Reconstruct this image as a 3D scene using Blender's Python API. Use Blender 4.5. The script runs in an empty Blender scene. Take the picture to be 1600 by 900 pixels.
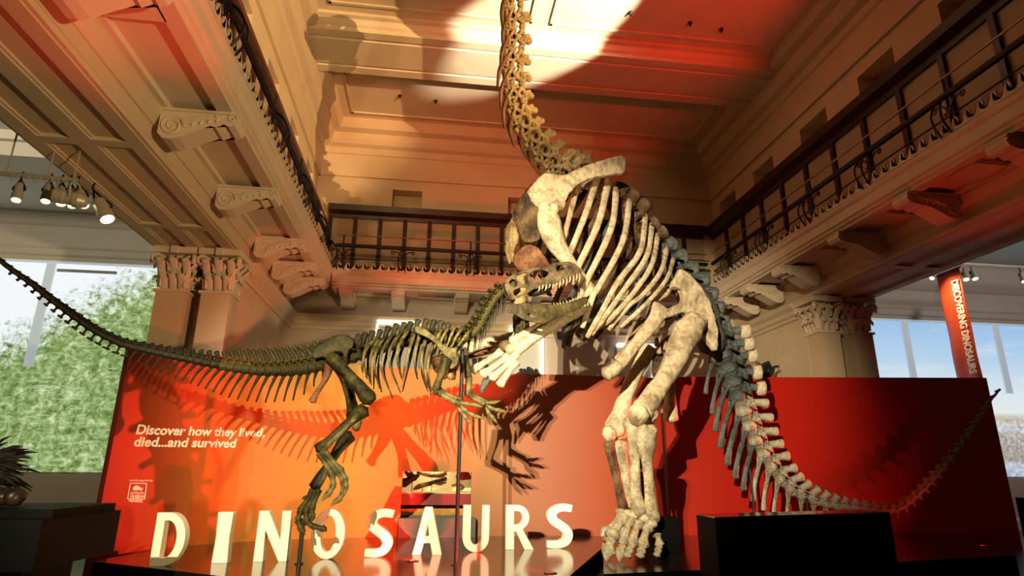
import bpy, bmesh, math, random
from mathutils import Vector, Matrix, noise
random.seed(7)
PI = math.pi
SC = bpy.context.scene
COL = SC.collection
V = Vector

# ------------------------------------------------------------------ camera
F_PX, PITCH, ROLL, YAW, CAM_Z = 960.0, 16.64, 0.5, 7.5, 1.5
_p, _y, _r = map(math.radians, (PITCH, YAW, ROLL))
CF = V((math.sin(_y)*math.cos(_p), math.cos(_y)*math.cos(_p), math.sin(_p)))
_R = V((math.cos(_y), -math.sin(_y), 0)); _U = _R.cross(CF)
CR = _R*math.cos(_r) + _U*math.sin(_r); CU = _U*math.cos(_r) - _R*math.sin(_r)
CO = V((0, 0, CAM_Z))
cam = bpy.data.cameras.new('camera'); cam.sensor_width = 36; cam.lens = F_PX/1600*36; cam.clip_end = 200
co = bpy.data.objects.new('camera', cam); COL.objects.link(co)
m = Matrix((CR, CU, -CF)).transposed().to_4x4(); m.translation = CO; co.matrix_world = m
SC.camera = co

def ray(x, y): return CF + CR*((x-800)/F_PX) + CU*((450-y)/F_PX)
def atz(x, y, z):
    r = ray(x, y); return CO + r*((z-CO.z)/r.z)
def aty(x, y, Y):
    r = ray(x, y); return CO + r*((Y-CO.y)/r.y)
def atp(x, y, P, N):
    r = ray(x, y); return CO + r*((P-CO).dot(N)/r.dot(N))

# ------------------------------------------------------------------ materials
def mat(name, col, rough=.6, metal=0, col2=None, scale=6, bump=0, spec=.5, detail=4, lo=.35, hi=.65, coord='Object'):
    M = bpy.data.materials.new(name); M.use_nodes = True
    nt = M.node_tree; b = nt.nodes['Principled BSDF']
    b.inputs['Base Color'].default_value = (*col, 1); b.inputs['Roughness'].default_value = rough
    b.inputs['Metallic'].default_value = metal; b.inputs['Specular IOR Level'].default_value = spec
    if col2 or bump:
        tc = nt.nodes.new('ShaderNodeTexCoord'); n = nt.nodes.new('ShaderNodeTexNoise')
        n.inputs['Scale'].default_value = scale; n.inputs['Detail'].default_value = detail
        nt.links.new(tc.outputs[coord], n.inputs['Vector'])
        if col2:
            r = nt.nodes.new('ShaderNodeValToRGB')
            r.color_ramp.elements[0].position = lo; r.color_ramp.elements[0].color = (*col, 1)
            r.color_ramp.elements[1].position = hi; r.color_ramp.elements[1].color = (*col2, 1)
            nt.links.new(n.outputs['Fac'], r.inputs['Fac']); out = r.outputs['Color']
            if detail >= 6:      # mineral specks and veins of the fossil itself
                n3 = nt.nodes.new('ShaderNodeTexNoise'); n3.inputs['Scale'].default_value = scale*2.4; n3.inputs['Detail'].default_value = 5; n3.inputs['Distortion'].default_value = 1.5
                nt.links.new(tc.outputs[coord], n3.inputs['Vector'])
                r3 = nt.nodes.new('ShaderNodeValToRGB'); r3.color_ramp.elements[0].position = .34; r3.color_ramp.elements[0].color = (.34, .27, .20, 1)
                r3.color_ramp.elements[1].position = .56; r3.color_ramp.elements[1].color = (1, 1, 1, 1); nt.links.new(n3.outputs['Fac'], r3.inputs['Fac'])
                mx = nt.nodes.new('ShaderNodeMix'); mx.data_type = 'RGBA'; mx.blend_type = 'MULTIPLY'; mx.inputs[0].default_value = .6
                nt.links.new(out, mx.inputs[6]); nt.links.new(r3.outputs['Color'], mx.inputs[7]); out = mx.outputs[2]
            nt.links.new(out, b.inputs['Base Color'])
        if bump:
            n2 = nt.nodes.new('ShaderNodeTexNoise'); n2.inputs['Scale'].default_value = scale*4; n2.inputs['Detail'].default_value = 6
            nt.links.new(tc.outputs[coord], n2.inputs['Vector'])
            bp = nt.nodes.new('ShaderNodeBump'); bp.inputs['Strength'].default_value = bump; bp.inputs['Distance'].default_value = .03
            nt.links.new(n2.outputs['Fac'], bp.inputs['Height']); nt.links.new(bp.outputs['Normal'], b.inputs['Normal'])
    return M

def emit(name, col, s):
    M = bpy.data.materials.new(name); M.use_nodes = True
    b = M.node_tree.nodes['Principled BSDF']; b.inputs['Base Color'].default_value = (*col, 1)
    b.inputs['Emission Color'].default_value = (*col, 1); b.inputs['Emission Strength'].default_value = s
    return M

PLASTER = mat('cream_plaster', (.52, .40, .255), .75, col2=(.57, .44, .285), scale=1.5)
PLASTER2 = mat('pale_plaster', (.60, .48, .34), .7, col2=(.65, .53, .38), scale=2)
AISLE = mat('grey_plaster', (.60, .56, .50), .8, col2=(.64, .6, .54), scale=1.2)
WOOD = mat('dark_mahogany', (.022, .007, .004), .4, col2=(.05, .014, .007), scale=3, spec=.3)
PANEL = mat('tan_panel', (.34, .25, .15), .6, col2=(.38, .28, .17), scale=1.5)
OLIVE_JAW = mat('olive_brown_jaw_cast', (.014, .011, .004), .5, col2=(.11, .085, .028), scale=5, bump=.6, lo=.3, hi=.7, detail=8, spec=.25)
IRON = mat('black_iron', (.012, .01, .01), .45, .3)
RAILMETAL = mat('brushed_rail', (.45, .32, .25), .3, 1)
BACKWALL = mat('beige_wall', (.46, .38, .30), .8, col2=(.5, .415, .33), scale=1.2)
FLOOR = mat('dark_floor', (.02, .022, .02), .3, col2=(.03, .03, .028), scale=.8)
STAGE = mat('glossy_stage', (.022, .012, .008), .16, col2=(.03, .017, .012), scale=.7)
STAGE.node_tree.nodes['Principled BSDF'].inputs['Roughness'].default_value = .13
BLACK = mat('matt_black_paint', (.0035, .004, .004), .55, col2=(.0045, .005, .005), scale=1, spec=.03)
PLTOP = mat('glossy_black_top', (.012, .012, .012), .1)
LETTER = mat('letter_cream_paint', (.86, .84, .66), .45, col2=(.83, .81, .62), scale=3)
BONE = mat('fossil_bone_cream', (.22, .16, .09), .65, col2=(.62, .51, .34), scale=3.2, bump=.8, lo=.30, hi=.52, detail=8, spec=.22)
BONE_RIB = mat('fossil_bone_pale', (.40, .31, .19), .6, col2=(.66, .56, .39), scale=3.5, bump=.5, lo=.34, hi=.5, detail=7, spec=.22)
BONE_TAN = mat('fossil_bone_tan', (.20, .115, .04), .65, col2=(.50, .37, .185), scale=5, bump=.8, lo=.3, hi=.6, detail=8, spec=.22)
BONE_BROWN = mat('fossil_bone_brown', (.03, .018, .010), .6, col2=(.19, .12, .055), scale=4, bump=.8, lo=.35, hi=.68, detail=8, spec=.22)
BONE_RED = mat('fossil_bone_reddish', (.10, .03, .016), .6, col2=(.26, .13, .06), scale=5, bump=.6, detail=7, spec=.22)
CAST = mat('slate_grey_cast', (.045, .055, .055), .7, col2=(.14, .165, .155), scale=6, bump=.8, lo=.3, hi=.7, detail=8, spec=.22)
BONE_TAIL = mat('fossil_bone_greyish', (.17, .155, .115), .65, col2=(.48, .44, .34), scale=5, bump=.7, lo=.3, hi=.6, detail=8, spec=.22)
BONE_FOOT = mat('fossil_bone_stone', (.17, .135, .08), .65, col2=(.48, .42, .28), scale=4, bump=.8, lo=.28, hi=.6, detail=8, spec=.22)
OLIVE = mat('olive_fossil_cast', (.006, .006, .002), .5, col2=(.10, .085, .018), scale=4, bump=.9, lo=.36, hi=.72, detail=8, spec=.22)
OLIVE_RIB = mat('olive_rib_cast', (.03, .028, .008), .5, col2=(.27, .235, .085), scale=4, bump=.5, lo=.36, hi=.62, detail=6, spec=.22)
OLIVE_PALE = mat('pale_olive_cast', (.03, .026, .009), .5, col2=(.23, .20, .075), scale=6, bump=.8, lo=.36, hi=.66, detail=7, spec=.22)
OLIVE_DARK_SHADED = mat('dark_shaded_olive_cast', (.004, .004, .002), .5, col2=(.030, .027, .009), scale=6, bump=.5, lo=.3, hi=.7, detail=7, spec=.22)  # dark cast; also carries the shade of the tail beyond the key
SKULLM = mat('brown_skull_cast', (.022, .017, .008), .5, col2=(.19, .135, .07), scale=6, bump=1.0, lo=.3, hi=.62, detail=8, spec=.22)
TOOTH = mat('tooth_enamel', (.10, .07, .035), .35, col2=(.46, .36, .2), scale=9)
RIBSHADE = mat('shaded_rib_bone', (.010, .005, .004), .5, col2=(.05, .016, .010), scale=5)  # neck ribs lie in shadow; that shade is put into the colour
FEATHER = mat('black_feather', (.003, .0027, .0025), .8, col2=(.010, .008, .006), scale=9)
CASEGREY = mat('slate_plinth_paint', (.10, .125, .115), .5, col2=(.11, .135, .125), scale=1)
CASERED = mat('maroon_case_apron', (.24, .008, .008), .4)
SAND = mat('yellow_sand', (.45, .30, .06), .8, col2=(.6, .42, .1), scale=20)
CASEBACK = mat('case_cream_back', (.85, .72, .42), .6)
LAMPBODY = mat('lamp_housing', (.42, .38, .30), .4, .2)
LAMPLIT = emit('lit_lens', (1, .78, .45), 9)
SLOTLIT = emit('lit_slot', (1, .95, .9), 2.2)
LEDRED = emit('red_led', (1, .03, .01), 1.3)
WHITETXT = mat('white_vinyl', (.88, .85, .70), .5)
REDLETTER = mat('banner_white', (.88, .80, .66), .6)
GLOWFRAME = emit('glowing_frame', (.55, .66, .74), .42)  # screen frames glow to imitate the projection falling on them
GREYBAR = mat('grey_bar', (.35, .37, .38), .5)
SILVER = mat('pale_panel', (.5, .5, .45), .5)

# ------------------------------------------------------------------ building blocks
def done(name, bm, M, parent=None, origin=None, smooth=False, kind=None, label=None, cat=None, group=None, mats=None):
    bmesh.ops.recalc_face_normals(bm, faces=bm.faces)
    me = bpy.data.meshes.new(name)
    if origin is None:
        lo = V((1e9,)*3); hi = -lo
        for v in bm.verts:
            for i in range(3):
                lo[i] = min(lo[i], v.co[i]); hi[i] = max(hi[i], v.co[i])
        origin = (lo+hi)/2
        if parent is None: origin = V((origin.x, origin.y, lo.z))
    origin = V(origin)
    bmesh.ops.translate(bm, verts=bm.verts, vec=-origin)
    bm.to_mesh(me); bm.free()
    for q in (mats or [M]): me.materials.append(q)
    if smooth:
        me.polygons.foreach_set('use_smooth', [True]*len(me.polygons))
    o = bpy.data.objects.new(name, me); COL.objects.link(o)
    w = V((0, 0, 0)); q = parent
    while q is not None:
        w += q.location; q = q.parent
    o.parent = parent; o.location = origin - w
    tag(o, label, cat, group, kind)
    return o

def tag(o, label=None, cat=None, group=None, kind=None):
    if label: o['label'] = label
    if cat: o['category'] = cat
    if group: o['group'] = group
    if kind: o['kind'] = kind
    return o

def thing(name, loc, label, cat, group=None, kind=None):
    o = bpy.data.objects.new(name, None); COL.objects.link(o); o.location = loc; o.empty_display_size = .2
    return tag(o, label, cat, group, kind)

def box(bm, a, b, mi=0):
    x0, x1 = sorted((a[0], b[0])); y0, y1 = sorted((a[1], b[1])); z0, z1 = sorted((a[2], b[2]))
    vs = [bm.verts.new(c) for c in ((x0,y0,z0),(x1,y0,z0),(x1,y1,z0),(x0,y1,z0),(x0,y0,z1),(x1,y0,z1),(x1,y1,z1),(x0,y1,z1))]
    for f in ((0,1,2,3),(4,5,6,7),(0,1,5,4),(1,2,6,5),(2,3,7,6),(3,0,4,7)):
        bm.faces.new([vs[i] for i in f]).material_index = mi
    return vs

def prism(bm, prof, fn, t0, t1, mi=0):
    """profile polygon prof of (a,b) pairs, fn(a,b,t) -> point, swept from t0 to t1"""
    A = [bm.verts.new(fn(a, b, t0)) for a, b in prof]; B = [bm.verts.new(fn(a, b, t1)) for a, b in prof]
    n = len(prof)
    for i in range(n):
        bm.faces.new((A[i], A[(i+1) % n], B[(i+1) % n], B[i])).material_index = mi
    for ring in (A, B):
        f = bm.faces.new(ring); f.material_index = mi
        if n > 4: bmesh.ops.triangulate(bm, faces=[f])

def crom(pts, sub):
    pts = [V(p) for p in pts]
    if len(pts) < 3 or sub <= 1:
        if len(pts) == 2:
            return [pts[0].lerp(pts[1], i/sub) for i in range(sub+1)]
        return pts
    out = []
    n = len(pts)
    for i in range(n-1):
        p0 = pts[i-1] if i else pts[0]*2-pts[1]
        p3 = pts[i+2] if i+2 < n else pts[-1]*2-pts[-2]
        p1, p2 = pts[i], pts[i+1]
        for k in range(sub):
            t = k/sub
            out.append(.5*((2*p1)+(p2-p0)*t+(2*p0-5*p1+4*p2-p3)*t*t+(3*p1-p0-3*p2+p3)*t**3))
    out.append(pts[-1])
    return out

def interp(vals, t):
    """piecewise linear through evenly spaced values"""
    n = len(vals)-1; x = max(0, min(1, t))*n; i = min(int(x), n-1)
    return vals[i] + (vals[i+1]-vals[i])*(x-i)

def tube(bm, pts, radii, seg=8, sub=4, ref=None, flat=1.0, amp=.0, freq=6.0, cap=.5, mi=0):
    """swept oval; radii evenly spaced along it; flat = thickness ratio across the ref direction"""
    P = crom(pts, sub)
    n = len(P)
    rings = []
    up = V(ref) if ref is not None else None
    prev = None
    for i, p in enumerate(P):
        t = (P[min(i+1, n-1)] - P[max(i-1, 0)])
        t = t.normalized() if t.length > 1e-9 else V((0, 0, 1))
        if up is not None: a = up - t*up.dot(t)
        elif prev is not None: a = prev - t*prev.dot(t)
        else:
            a = V((0, 0, 1)) if abs(t.z) < .9 else V((1, 0, 0)); a = a - t*a.dot(t)
        if a.length < 1e-6: a = t.orthogonal()
        a.normalize(); prev = a; b = t.cross(a)
        r = interp(radii, i/(n-1))
        ring = []
        for k in range(seg):
            w = 2*PI*k/seg
            q = p + a*(math.cos(w)*r*flat) + b*(math.sin(w)*r)
            if amp:
                q += (q-p)*amp*noise.noise(q*freq)
            ring.append(bm.verts.new(q))
        rings.append((ring, t, r))
    for (A, _, _), (B, _, _) in zip(rings, rings[1:]):
        for k in range(seg):
            bm.faces.new((A[k], A[(k+1) % seg], B[(k+1) % seg], B[k])).material_index = mi
    for (ring, t, r), s in ((rings[0], -1), (rings[-1], 1)):
        c = V((0, 0, 0))
        for v in ring: c += v.co
        c /= seg
        pole = bm.verts.new(c + t*s*r*cap*min(1, flat))
        for k in range(seg):
            bm.faces.new((ring[k], ring[(k+1) % seg], pole)).material_index = mi

def lathe(bm, prof, c, axis=V((0,0,1)), seg=14, mi=0):
    a = axis.orthogonal().normalized(); b = axis.cross(a).normalized(); ax = axis.normalized()
    rings = [[bm.verts.new(c + ax*h + (a*math.cos(2*PI*k/seg)+b*math.sin(2*PI*k/seg))*r) for k in range(seg)] for r, h in prof]
    for A, B in zip(rings, rings[1:]):
        for k in range(seg): bm.faces.new((A[k], A[(k+1) % seg], B[(k+1) % seg], B[k])).material_index = mi
    for ring in (rings[0], rings[-1]): bm.faces.new(ring).material_index = mi

def slab(bm, outline, fn, depth, holes=(), bulge=0.0, n_in=1):
    """solid plate: outline and holes in pixels/any 2D, fn(x,y,d) -> point at depth offset d (0 front .. depth back)"""
    def loop(pts, d): return [bm.verts.new(fn(x, y, d)) for x, y in pts]
    for d in (0, depth):
        E = []
        for L in (outline, *holes):
            vs = loop(L, d)
            E += [bm.edges.new((vs[i], vs[(i+1) % len(vs)])) for i in range(len(vs))]
            if d == 0: pass
        bmesh.ops.triangle_fill(bm, edges=E, use_beauty=True)
    # sides
    for L in (outline, *holes):
        A = loop(L, 0); B = loop(L, depth); n = len(L)
        for i in range(n): bm.faces.new((A[i], A[(i+1) % n], B[(i+1) % n], B[i]))
    bmesh.ops.remove_doubles(bm, verts=bm.verts, dist=1e-5)

def dense(L, n=3):
    """smooth closed outline"""
    out = []; N = len(L)
    for i in range(N):
        p0, p1, p2, p3 = (V((*L[(i+k) % N], 0)) for k in (-1, 0, 1, 2))
        for k in range(n):
            t = k/n
            q = .5*((2*p1)+(p2-p0)*t+(2*p0-5*p1+4*p2-p3)*t*t+(3*p1-p0-3*p2+p3)*t**3)
            out.append((q.x, q.y))
    return out

def organic(o, voxel=.025, smooth=6, amp=.0, size=.3):
    """rounded, slightly lumpy solid from a hard-edged one"""
    r = o.modifiers.new('remesh', 'REMESH'); r.mode = 'VOXEL'; r.voxel_size = voxel; r.use_smooth_shade = True
    s = o.modifiers.new('smooth', 'SMOOTH'); s.factor = .5; s.iterations = smooth
    if amp:
        t = bpy.data.textures.get('lumps') or bpy.data.textures.new('lumps', 'CLOUDS'); t.noise_scale = .18
        d = o.modifiers.new('lumps', 'DISPLACE'); d.texture = t; d.strength = amp; d.mid_level = .5
        d.texture_coords = 'LOCAL'
    return o

ORD = ['first', 'second', 'third', 'fourth', 'fifth', 'sixth', 'seventh', 'eighth', 'ninth', 'tenth', 'eleventh', 'twelfth', 'thirteenth', 'fourteenth']
# ================================================================== ROOM
XL, XR, YB = -2.65, 7.70, 15.65         # balcony edges round the void
RL, RR = -3.80, 8.85                    # where the balconies spring from the beams
OL, OR = -5.25, 10.30                   # outer faces of the beams
SL, SR, SB = -3.45, 8.42, 16.60         # upper walls
ZB, ZU, ZF, ZC = 5.5, 6.05, 6.5, 11.2   # beam soffit, balcony soffit, balcony floor, ceiling
Y0, YW = -4.0, 16.70
XA, XB = -15.0, 21.0
S_ = dict(kind='structure')

bm = bmesh.new(); box(bm, (XA, -10, -.1), (XB, YW+.3, 0)); done('floor', bm, FLOOR, **S_)
# back wall of the ground floor with mouldings
bm = bmesh.new(); box(bm, (XA, YW, 0), (XB, YW+.3, 8.1)); done('wall_back', bm, BACKWALL, **S_)
def run_x(prof, x0, x1, Y, bm): prism(bm, prof, lambda a, b, t: (t, Y-a, b), x0, x1)
def run_y(prof, X, s, y0, y1, bm): prism(bm, prof, lambda a, b, t: (X+s*a, t, b), y0, y1)
bm = bmesh.new()
base = [(0, 0), (.06, 0), (.06, .28), (.03, .34), (0, .36)]
run_x(base, XA, XB, YW, bm); done('baseboard_back', bm, AISLE, **S_)
bm = bmesh.new()
corn = [(0, 5.12), (.05, 5.12), (.07, 5.2), (.12, 5.24), (.12, 5.34), (.2, 5.42), (.22, 5.5), (0, 5.5)]
run_x(corn, RL, RR, YW, bm); done('trim_1', bm, PLASTER, **S_)
for n, (x0, x1, zt) in enumerate(((XA, OL, 6.62), (OR, XB, 6.02))):
    bm = bmesh.new()
    run_x([(0, zt), (.10, zt), (.12, zt+.06), (.12, zt+.16), (.2, zt+.2), (.2, zt+.34), (.26, zt+.4), (.26, zt+.46), (.1, zt+.5), (.08, zt+1.0), (.16, zt+1.05), (.3, zt+1.2), (.36, zt+1.28), (.36, 7.95), (0, 7.95)], x0, x1, YW, bm)
    done('trim_%d' % (n+2), bm, AISLE, **S_)
    # aisle ceiling with cross beams
    bm = bmesh.new(); box(bm, (x0, Y0, 7.95), (x1, YW, 8.1))
    for yb in (2.4, 5.6, 8.7, 12.2): 
        box(bm, (x0, yb, 7.45), (x1, yb+.7, 7.95)); box(bm, (x0, yb-.12, 7.75), (x1, yb+.82, 7.95))
    done('ceiling', bm, AISLE, **S_)
bm = bmesh.new(); box(bm, (XA-.2, Y0, 0), (XA, YW, 8.1)); done('wall_left', bm, AISLE, **S_)
bm = bmesh.new(); box(bm, (XB, Y0, 0), (XB+.2, YW, 8.1)); done('wall_right', bm, AISLE, **S_)

# solid piers that carry the balcony's far corners
PYL, PYR = 12.05, 13.2
bm = bmesh.new(); box(bm, (OL+.08, PYL+.12, 0), (RL, YW, ZB)); done('wall_pier', bm, PLASTER, **S_)
bm = bmesh.new(); box(bm, (RR, PYR+.12, 0), (OR-.08, YW, ZB)); done('wall_pier', bm, PLASTER, **S_)
bm = bmesh.new(); run_y(corn, RL, 1, PYL+.3, YW, bm); done('trim_4', bm, PLASTER, **S_)
bm = bmesh.new(); run_y(corn, RR, -1, PYR+.3, YW, bm); done('trim_5', bm, PLASTER, **S_)

def beam(nm, xi, xo, s):
    """panelled beam; s points from its inner face towards the aisle"""
    bm = bmesh.new()
    box(bm, (xi, Y0, ZB+.05), (xo, YW, 8.1))
    w = abs(xo-xi)
    for a0, a1 in ((0, .20), (.62, .86), (w-.2, w)):
        box(bm, (xi+s*a0, Y0, ZB), (xi+s*a1, YW, ZB+.1))
    for a0, a1 in ((.20, .62), (.86, w-.2)):
        y = Y0
        while y < YW:
            box(bm, (xi+s*a0, y, ZB), (xi+s*a1, y+.16, ZB+.1)); y += 2.9
        for e in (a0, a1-.035):
            box(bm, (xi+s*e, Y0, ZB+.022), (xi+s*(e+.035), YW, ZB+.1))
    # stepped edge mouldings on the inner face
    prism(bm, [(0, ZB+.02), (-.05, ZB+.02), (-.05, ZB+.1), (-.02, ZB+.14), (0, ZB+.14)], lambda a, b, t: (xi+s*a, t, b), Y0, YW)
    prism(bm, [(0, ZU-.2), (-.03, ZU-.2), (-.10, ZU-.12), (-.14, ZU-.06), (-.14, ZU), (0, ZU)], lambda a, b, t: (xi+s*a, t, b), Y0, YW)
    prism(bm, [(0, ZB+.02), (.05, ZB+.02), (.05, ZB+.2), (0, ZB+.24)], lambda a, b, t: (xo+s*a, t, b), Y0, YW)
    return done(nm, bm, PLASTER, **S_)
beam('beam_left', RL, OL, -1); beam('beam_right', RR, OR, 1)

# balconies: slab with coffered soffit and moulded fascia
fas = [(0, ZU-.02), (0, ZF), (.34, ZF), (.34, ZU+.06), (.26, ZU-.02)]
def fascia_prof(): return [(0, ZF), (-.02, ZF-.05), (0, ZF-.1), (.03, ZF-.13), (.03, ZU+.14), (.07, ZU+.12), (.07, ZU+.07), (.12, ZU+.05), (.12, ZU), (.32, ZU), (.32, ZF)]
def balcony(nm, fn, t0, t1, depth, step):
    bm = bmesh.new()
    prism(bm, fascia_prof(), fn, t0, t1)
    prism(bm, [(.3, ZU+.08), (depth, ZU+.08), (depth, ZF), (.3, ZF)], fn, t0, t1)
    prism(bm, [(depth-.22, ZU), (depth, ZU), (depth, ZU+.1), (depth-.22, ZU+.1)], fn, t0, t1)
    t = t0
    while t < t1:
        prism(bm, [(.3, ZU), (depth-.2, ZU), (depth-.2, ZU+.1), (.3, ZU+.1)], fn, t, min(t+.5, t1)); t += step
    return done(nm, bm, PLASTER2, **S_)
fl = lambda a, b, t: (XL-a, t, b)
fr = lambda a, b, t: (XR+a, t, b)
fb = lambda a, b, t: (t, YB+a, b)
balcony('balcony_left', fl, Y0, YB+.3, XL-RL, 2.35); balcony('balcony_right', fr, Y0, YB+.3, RR-XR, 1.9); balcony('balcony_back', fb, XL, XR, YW-YB, 1.7)

# carved brackets
def bracket(fn, label, group, root, L):
    bm = bmesh.new()
    k = L/.95
    pr = [(0, 0), (.93, 0), (.99, -.03), (1.0, -.11), (.96, -.18), (.88, -.20), (.82, -.175), (.78, -.20), (.72, -.23), (.66, -.21), (.58, -.25), (.48, -.30), (.38, -.355), (.28, -.41), (.17, -.44), (.07, -.43), (0, -.36)]
    prism(bm, [(a*k, b) for a, b in pr], fn, -.17, .17)
    prism(bm, [(0, .0), (1.0*k, 0), (1.0*k, -.035), (0, -.035)], fn, -.2, .2)
    for side in (-.175, .175):
        for (ca, cb, r0, n) in ((.17, -.25, .16, 30), (.92, -.09, .065, 18)):
            pts = []
            for i in range(n):
                th = i*.42; r = r0*(1-i/n*.85)
                pts.append(fn((ca+r*math.cos(th))*k, cb+r*math.sin(th), side))
            tube(bm, pts, [.022*min(1, r0/.1), .014], seg=5, sub=1)
        pts = [fn(a*k, b, side) for a, b in ((.3, -.2), (.42, -.16), (.55, -.12), (.68, -.11), (.8, -.07))]
        tube(bm, pts, [.035, .045, .03, .015], seg=6, sub=3)
        for a, b in ((.4, -.2), (.5, -.17), (.6, -.14), (.7, -.12)):
            tube(bm, [fn(a*k, b+.06, side), fn((a+.03)*k, b, side), fn((a+.02)*k, b-.04, side)], [.012, .03, .01], seg=5, sub=2)
    tag(done('carved_bracket', bm, PLASTER2, label=label, cat='bracket', group=group))
for i, y in enumerate((5.25, 7.8, 10.1, 12.5, 14.0, 15.2)):
    bracket(lambda a, b, t, y=y: (RL+.13+a, y+t, ZU+b), '%s scrolled plaster bracket from the near end under the left balcony' % ORD[i], 'scrolled brackets under the left balcony', RL, .93)
for i, y in enumerate((6.75, 8.6, 10.4, 12.5, 14.0, 15.2)):
    bracket(lambda a, b, t, y=y: (RR-.13-a, y+t, ZU+b), '%s scrolled plaster bracket from the near end under the right balcony' % ORD[i], 'scrolled brackets under the right balcony', RR, .93)
for i, x in enumerate((-2.3, -.95, .75, 2.45, 4.15, 5.85)):
    bracket(lambda a, b, t, x=x: (x+t, YW-a, ZU+.08+b), '%s plaster bracket from the left under the far balcony' % ORD[i], 'plaster brackets under the far balcony', 0, .85)

# running wave edge
WAVE = [(0, .025), (.05, .035), (.085, .065), (.115, .115), (.155, .145), (.195, .13), (.21, .095), (.195, .062), (.168, .062), (.158, .083), (.172, .097), (.160, .108), (.136, .088), (.140, .055), (.170, .032), (.22, .025), (.22, 0), (0, 0)]
def waves(fn, t0, t1, label, rev=False, hk=1.5):
    bm = bmesh.new(); n = int((t1-t0)/.22)
    for i in range(n):
        pr = [(b, a) for a, b in WAVE]
        A = [fn(-.015, ZF+b*hk, t0+(i*.22+a if not rev else (n-i)*.22-a)) for a, b in WAVE]
        B = [fn(.015, ZF+b*hk, t0+(i*.22+a if not rev else (n-i)*.22-a)) for a, b in WAVE]
        va = [bm.verts.new(p) for p in A]; vb = [bm.verts.new(p) for p in B]
        for j in range(len(va)): bm.faces.new((va[j], va[(j+1) % len(va)], vb[(j+1) % len(va)], vb[j]))
        f1, f2 = bm.faces.new(va), bm.faces.new(vb)
        bmesh.ops.triangulate(bm, faces=[f1, f2])
    done('wave_scroll_edging', bm, PLASTER2, label=label, cat='edging')
waves(fl, 1.0, YB, 'pale wave scroll edging along the top of the left balcony', rev=True)
waves(fr, 1.0, YB, 'pale wave scroll edging along the top of the right balcony', rev=True)
waves(fb, XL, XR, 'pale wave scroll edging along the top of the far balcony', hk=1.4)

# wrought iron railings
def railing(fn, t0, t1, posts, label, scroll=1.0):
    c = V(fn(.1, ZF, (t0+t1)/2))
    t = thing('balcony_railing', c, label, 'railing')
    for z, r, M, nm in ((7.52, .02, RAILMETAL, 'top_rail'), (7.22, .055, IRON, 'handrail'), (6.86, .016, IRON, 'lower_rail'), (6.64, .014, IRON, 'lower_rail')):
        bm = bmesh.new(); tube(bm, [fn(.12, z, t0), fn(.12, z, t1)], [r, r], seg=8, sub=1, cap=0); done(nm, bm, M, t)
    for p in posts:
        bm = bmesh.new()
        tube(bm, [fn(.12, ZF-.02, p), fn(.12, 7.52, p)], [.022, .022], seg=6, sub=1, cap=0)
        for s in (-1, 1):
            pts = [fn(.12, 6.9, p+s*.01), fn(.12, 7.02, p+s*.06), fn(.12, 7.11, p+s*.16*scroll), fn(.12, 7.1, p+s*.24*scroll)]
            for i in range(10):
                th = PI*.5 - i*.75; r = .055*(1-i/12)
                pts.append(fn(.12, 7.08+r*math.sin(th), p+s*(.26+r*math.cos(th))*scroll))
            tube(bm, pts, [.018, .018, .014, .012], seg=5, sub=2)
            tube(bm, [fn(.12, 6.98, p+s*.03), fn(.12, 6.9, p+s*.09), fn(.12, 6.94, p+s*.1)], [.012, .012], seg=5, sub=2)
        q = done('scrolled_post', bm, IRON, t)
        for s in (-.09, .09):
            bm = bmesh.new()
            tube(bm, [fn(.12, 7.22, p), fn(-.02, 7.1, p+s*.5), fn(-.13, 6.9, p+s), fn(-.13, 6.7, p+s), fn(-.03, 6.5, p+s)], [.017, .017], seg=6, sub=5)
            done('bowed_stay', bm, IRON, q)
railing(fl, 1.0, YB+.02, [4.2, 6.9, 9.4, 11.6, 13.6, 15.3], 'black wrought iron railing with scrolled posts on the left balcony', .7)
railing(fr, 1.0, YB+.02, [5.6, 7.4, 9.2, 11.0, 12.8, 14.6], 'black wrought iron railing with scrolled posts on the right balcony')
railing(fb, XL, XR, [-2.45, -.88, .93, 2.75, 4.57, 6.4], 'black wrought iron railing with scrolled posts across the far balcony')

# mahogany framed screens behind the railings
def screen(fn, t0, t1, step, label, plain=False):
    t = thing('gallery_screen', fn(0, ZF, (t0+t1)/2), label, 'screen')
    bm = bmesh.new(); prism(bm, [(-.06, ZF), (.0, ZF), (.0, 8.5), (-.06, 8.5)], fn, t0, t1); done('panel', bm, PANEL, t)
    bm = bmesh.new()
    prism(bm, [(0, 8.4), (.08, 8.4), (.12, 8.5), (.14, 8.62), (0, 8.62)] if plain else [(0, 8.3), (.06, 8.3), (.08, 8.4), (.26, 8.46), (.30, 8.62), (0, 8.62)], fn, t0, t1); done('top_rail', bm, WOOD, t)
    bm = bmesh.new(); prism(bm, [(0, ZF), (.05, ZF), (.05, ZF+.2), (0, ZF+.2)], fn, t0, t1); done('bottom_rail', bm, WOOD, t)
    k = t0
    while k < t1:
        bm = bmesh.new(); prism(bm, [(.0, ZF+.2), (.07, ZF+.2), (.07, 8.36), (.0, 8.36)], fn, k, k+.11); done('post', bm, WOOD, t); k += step
screen(lambda a, b, t: (SL+.07+a, t, b), Y0, SB-.07, .6, 'dark mahogany framed screen along the left gallery', True)
screen(lambda a, b, t: (SR-.07-a, t, b), Y0, SB-.07, .98, 'dark mahogany framed screen along the right gallery')
screen(lambda a, b, t: (t, SB-.07-a, b), SL+.42, SR-.42, .69, 'dark mahogany framed screen across the far gallery')
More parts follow.
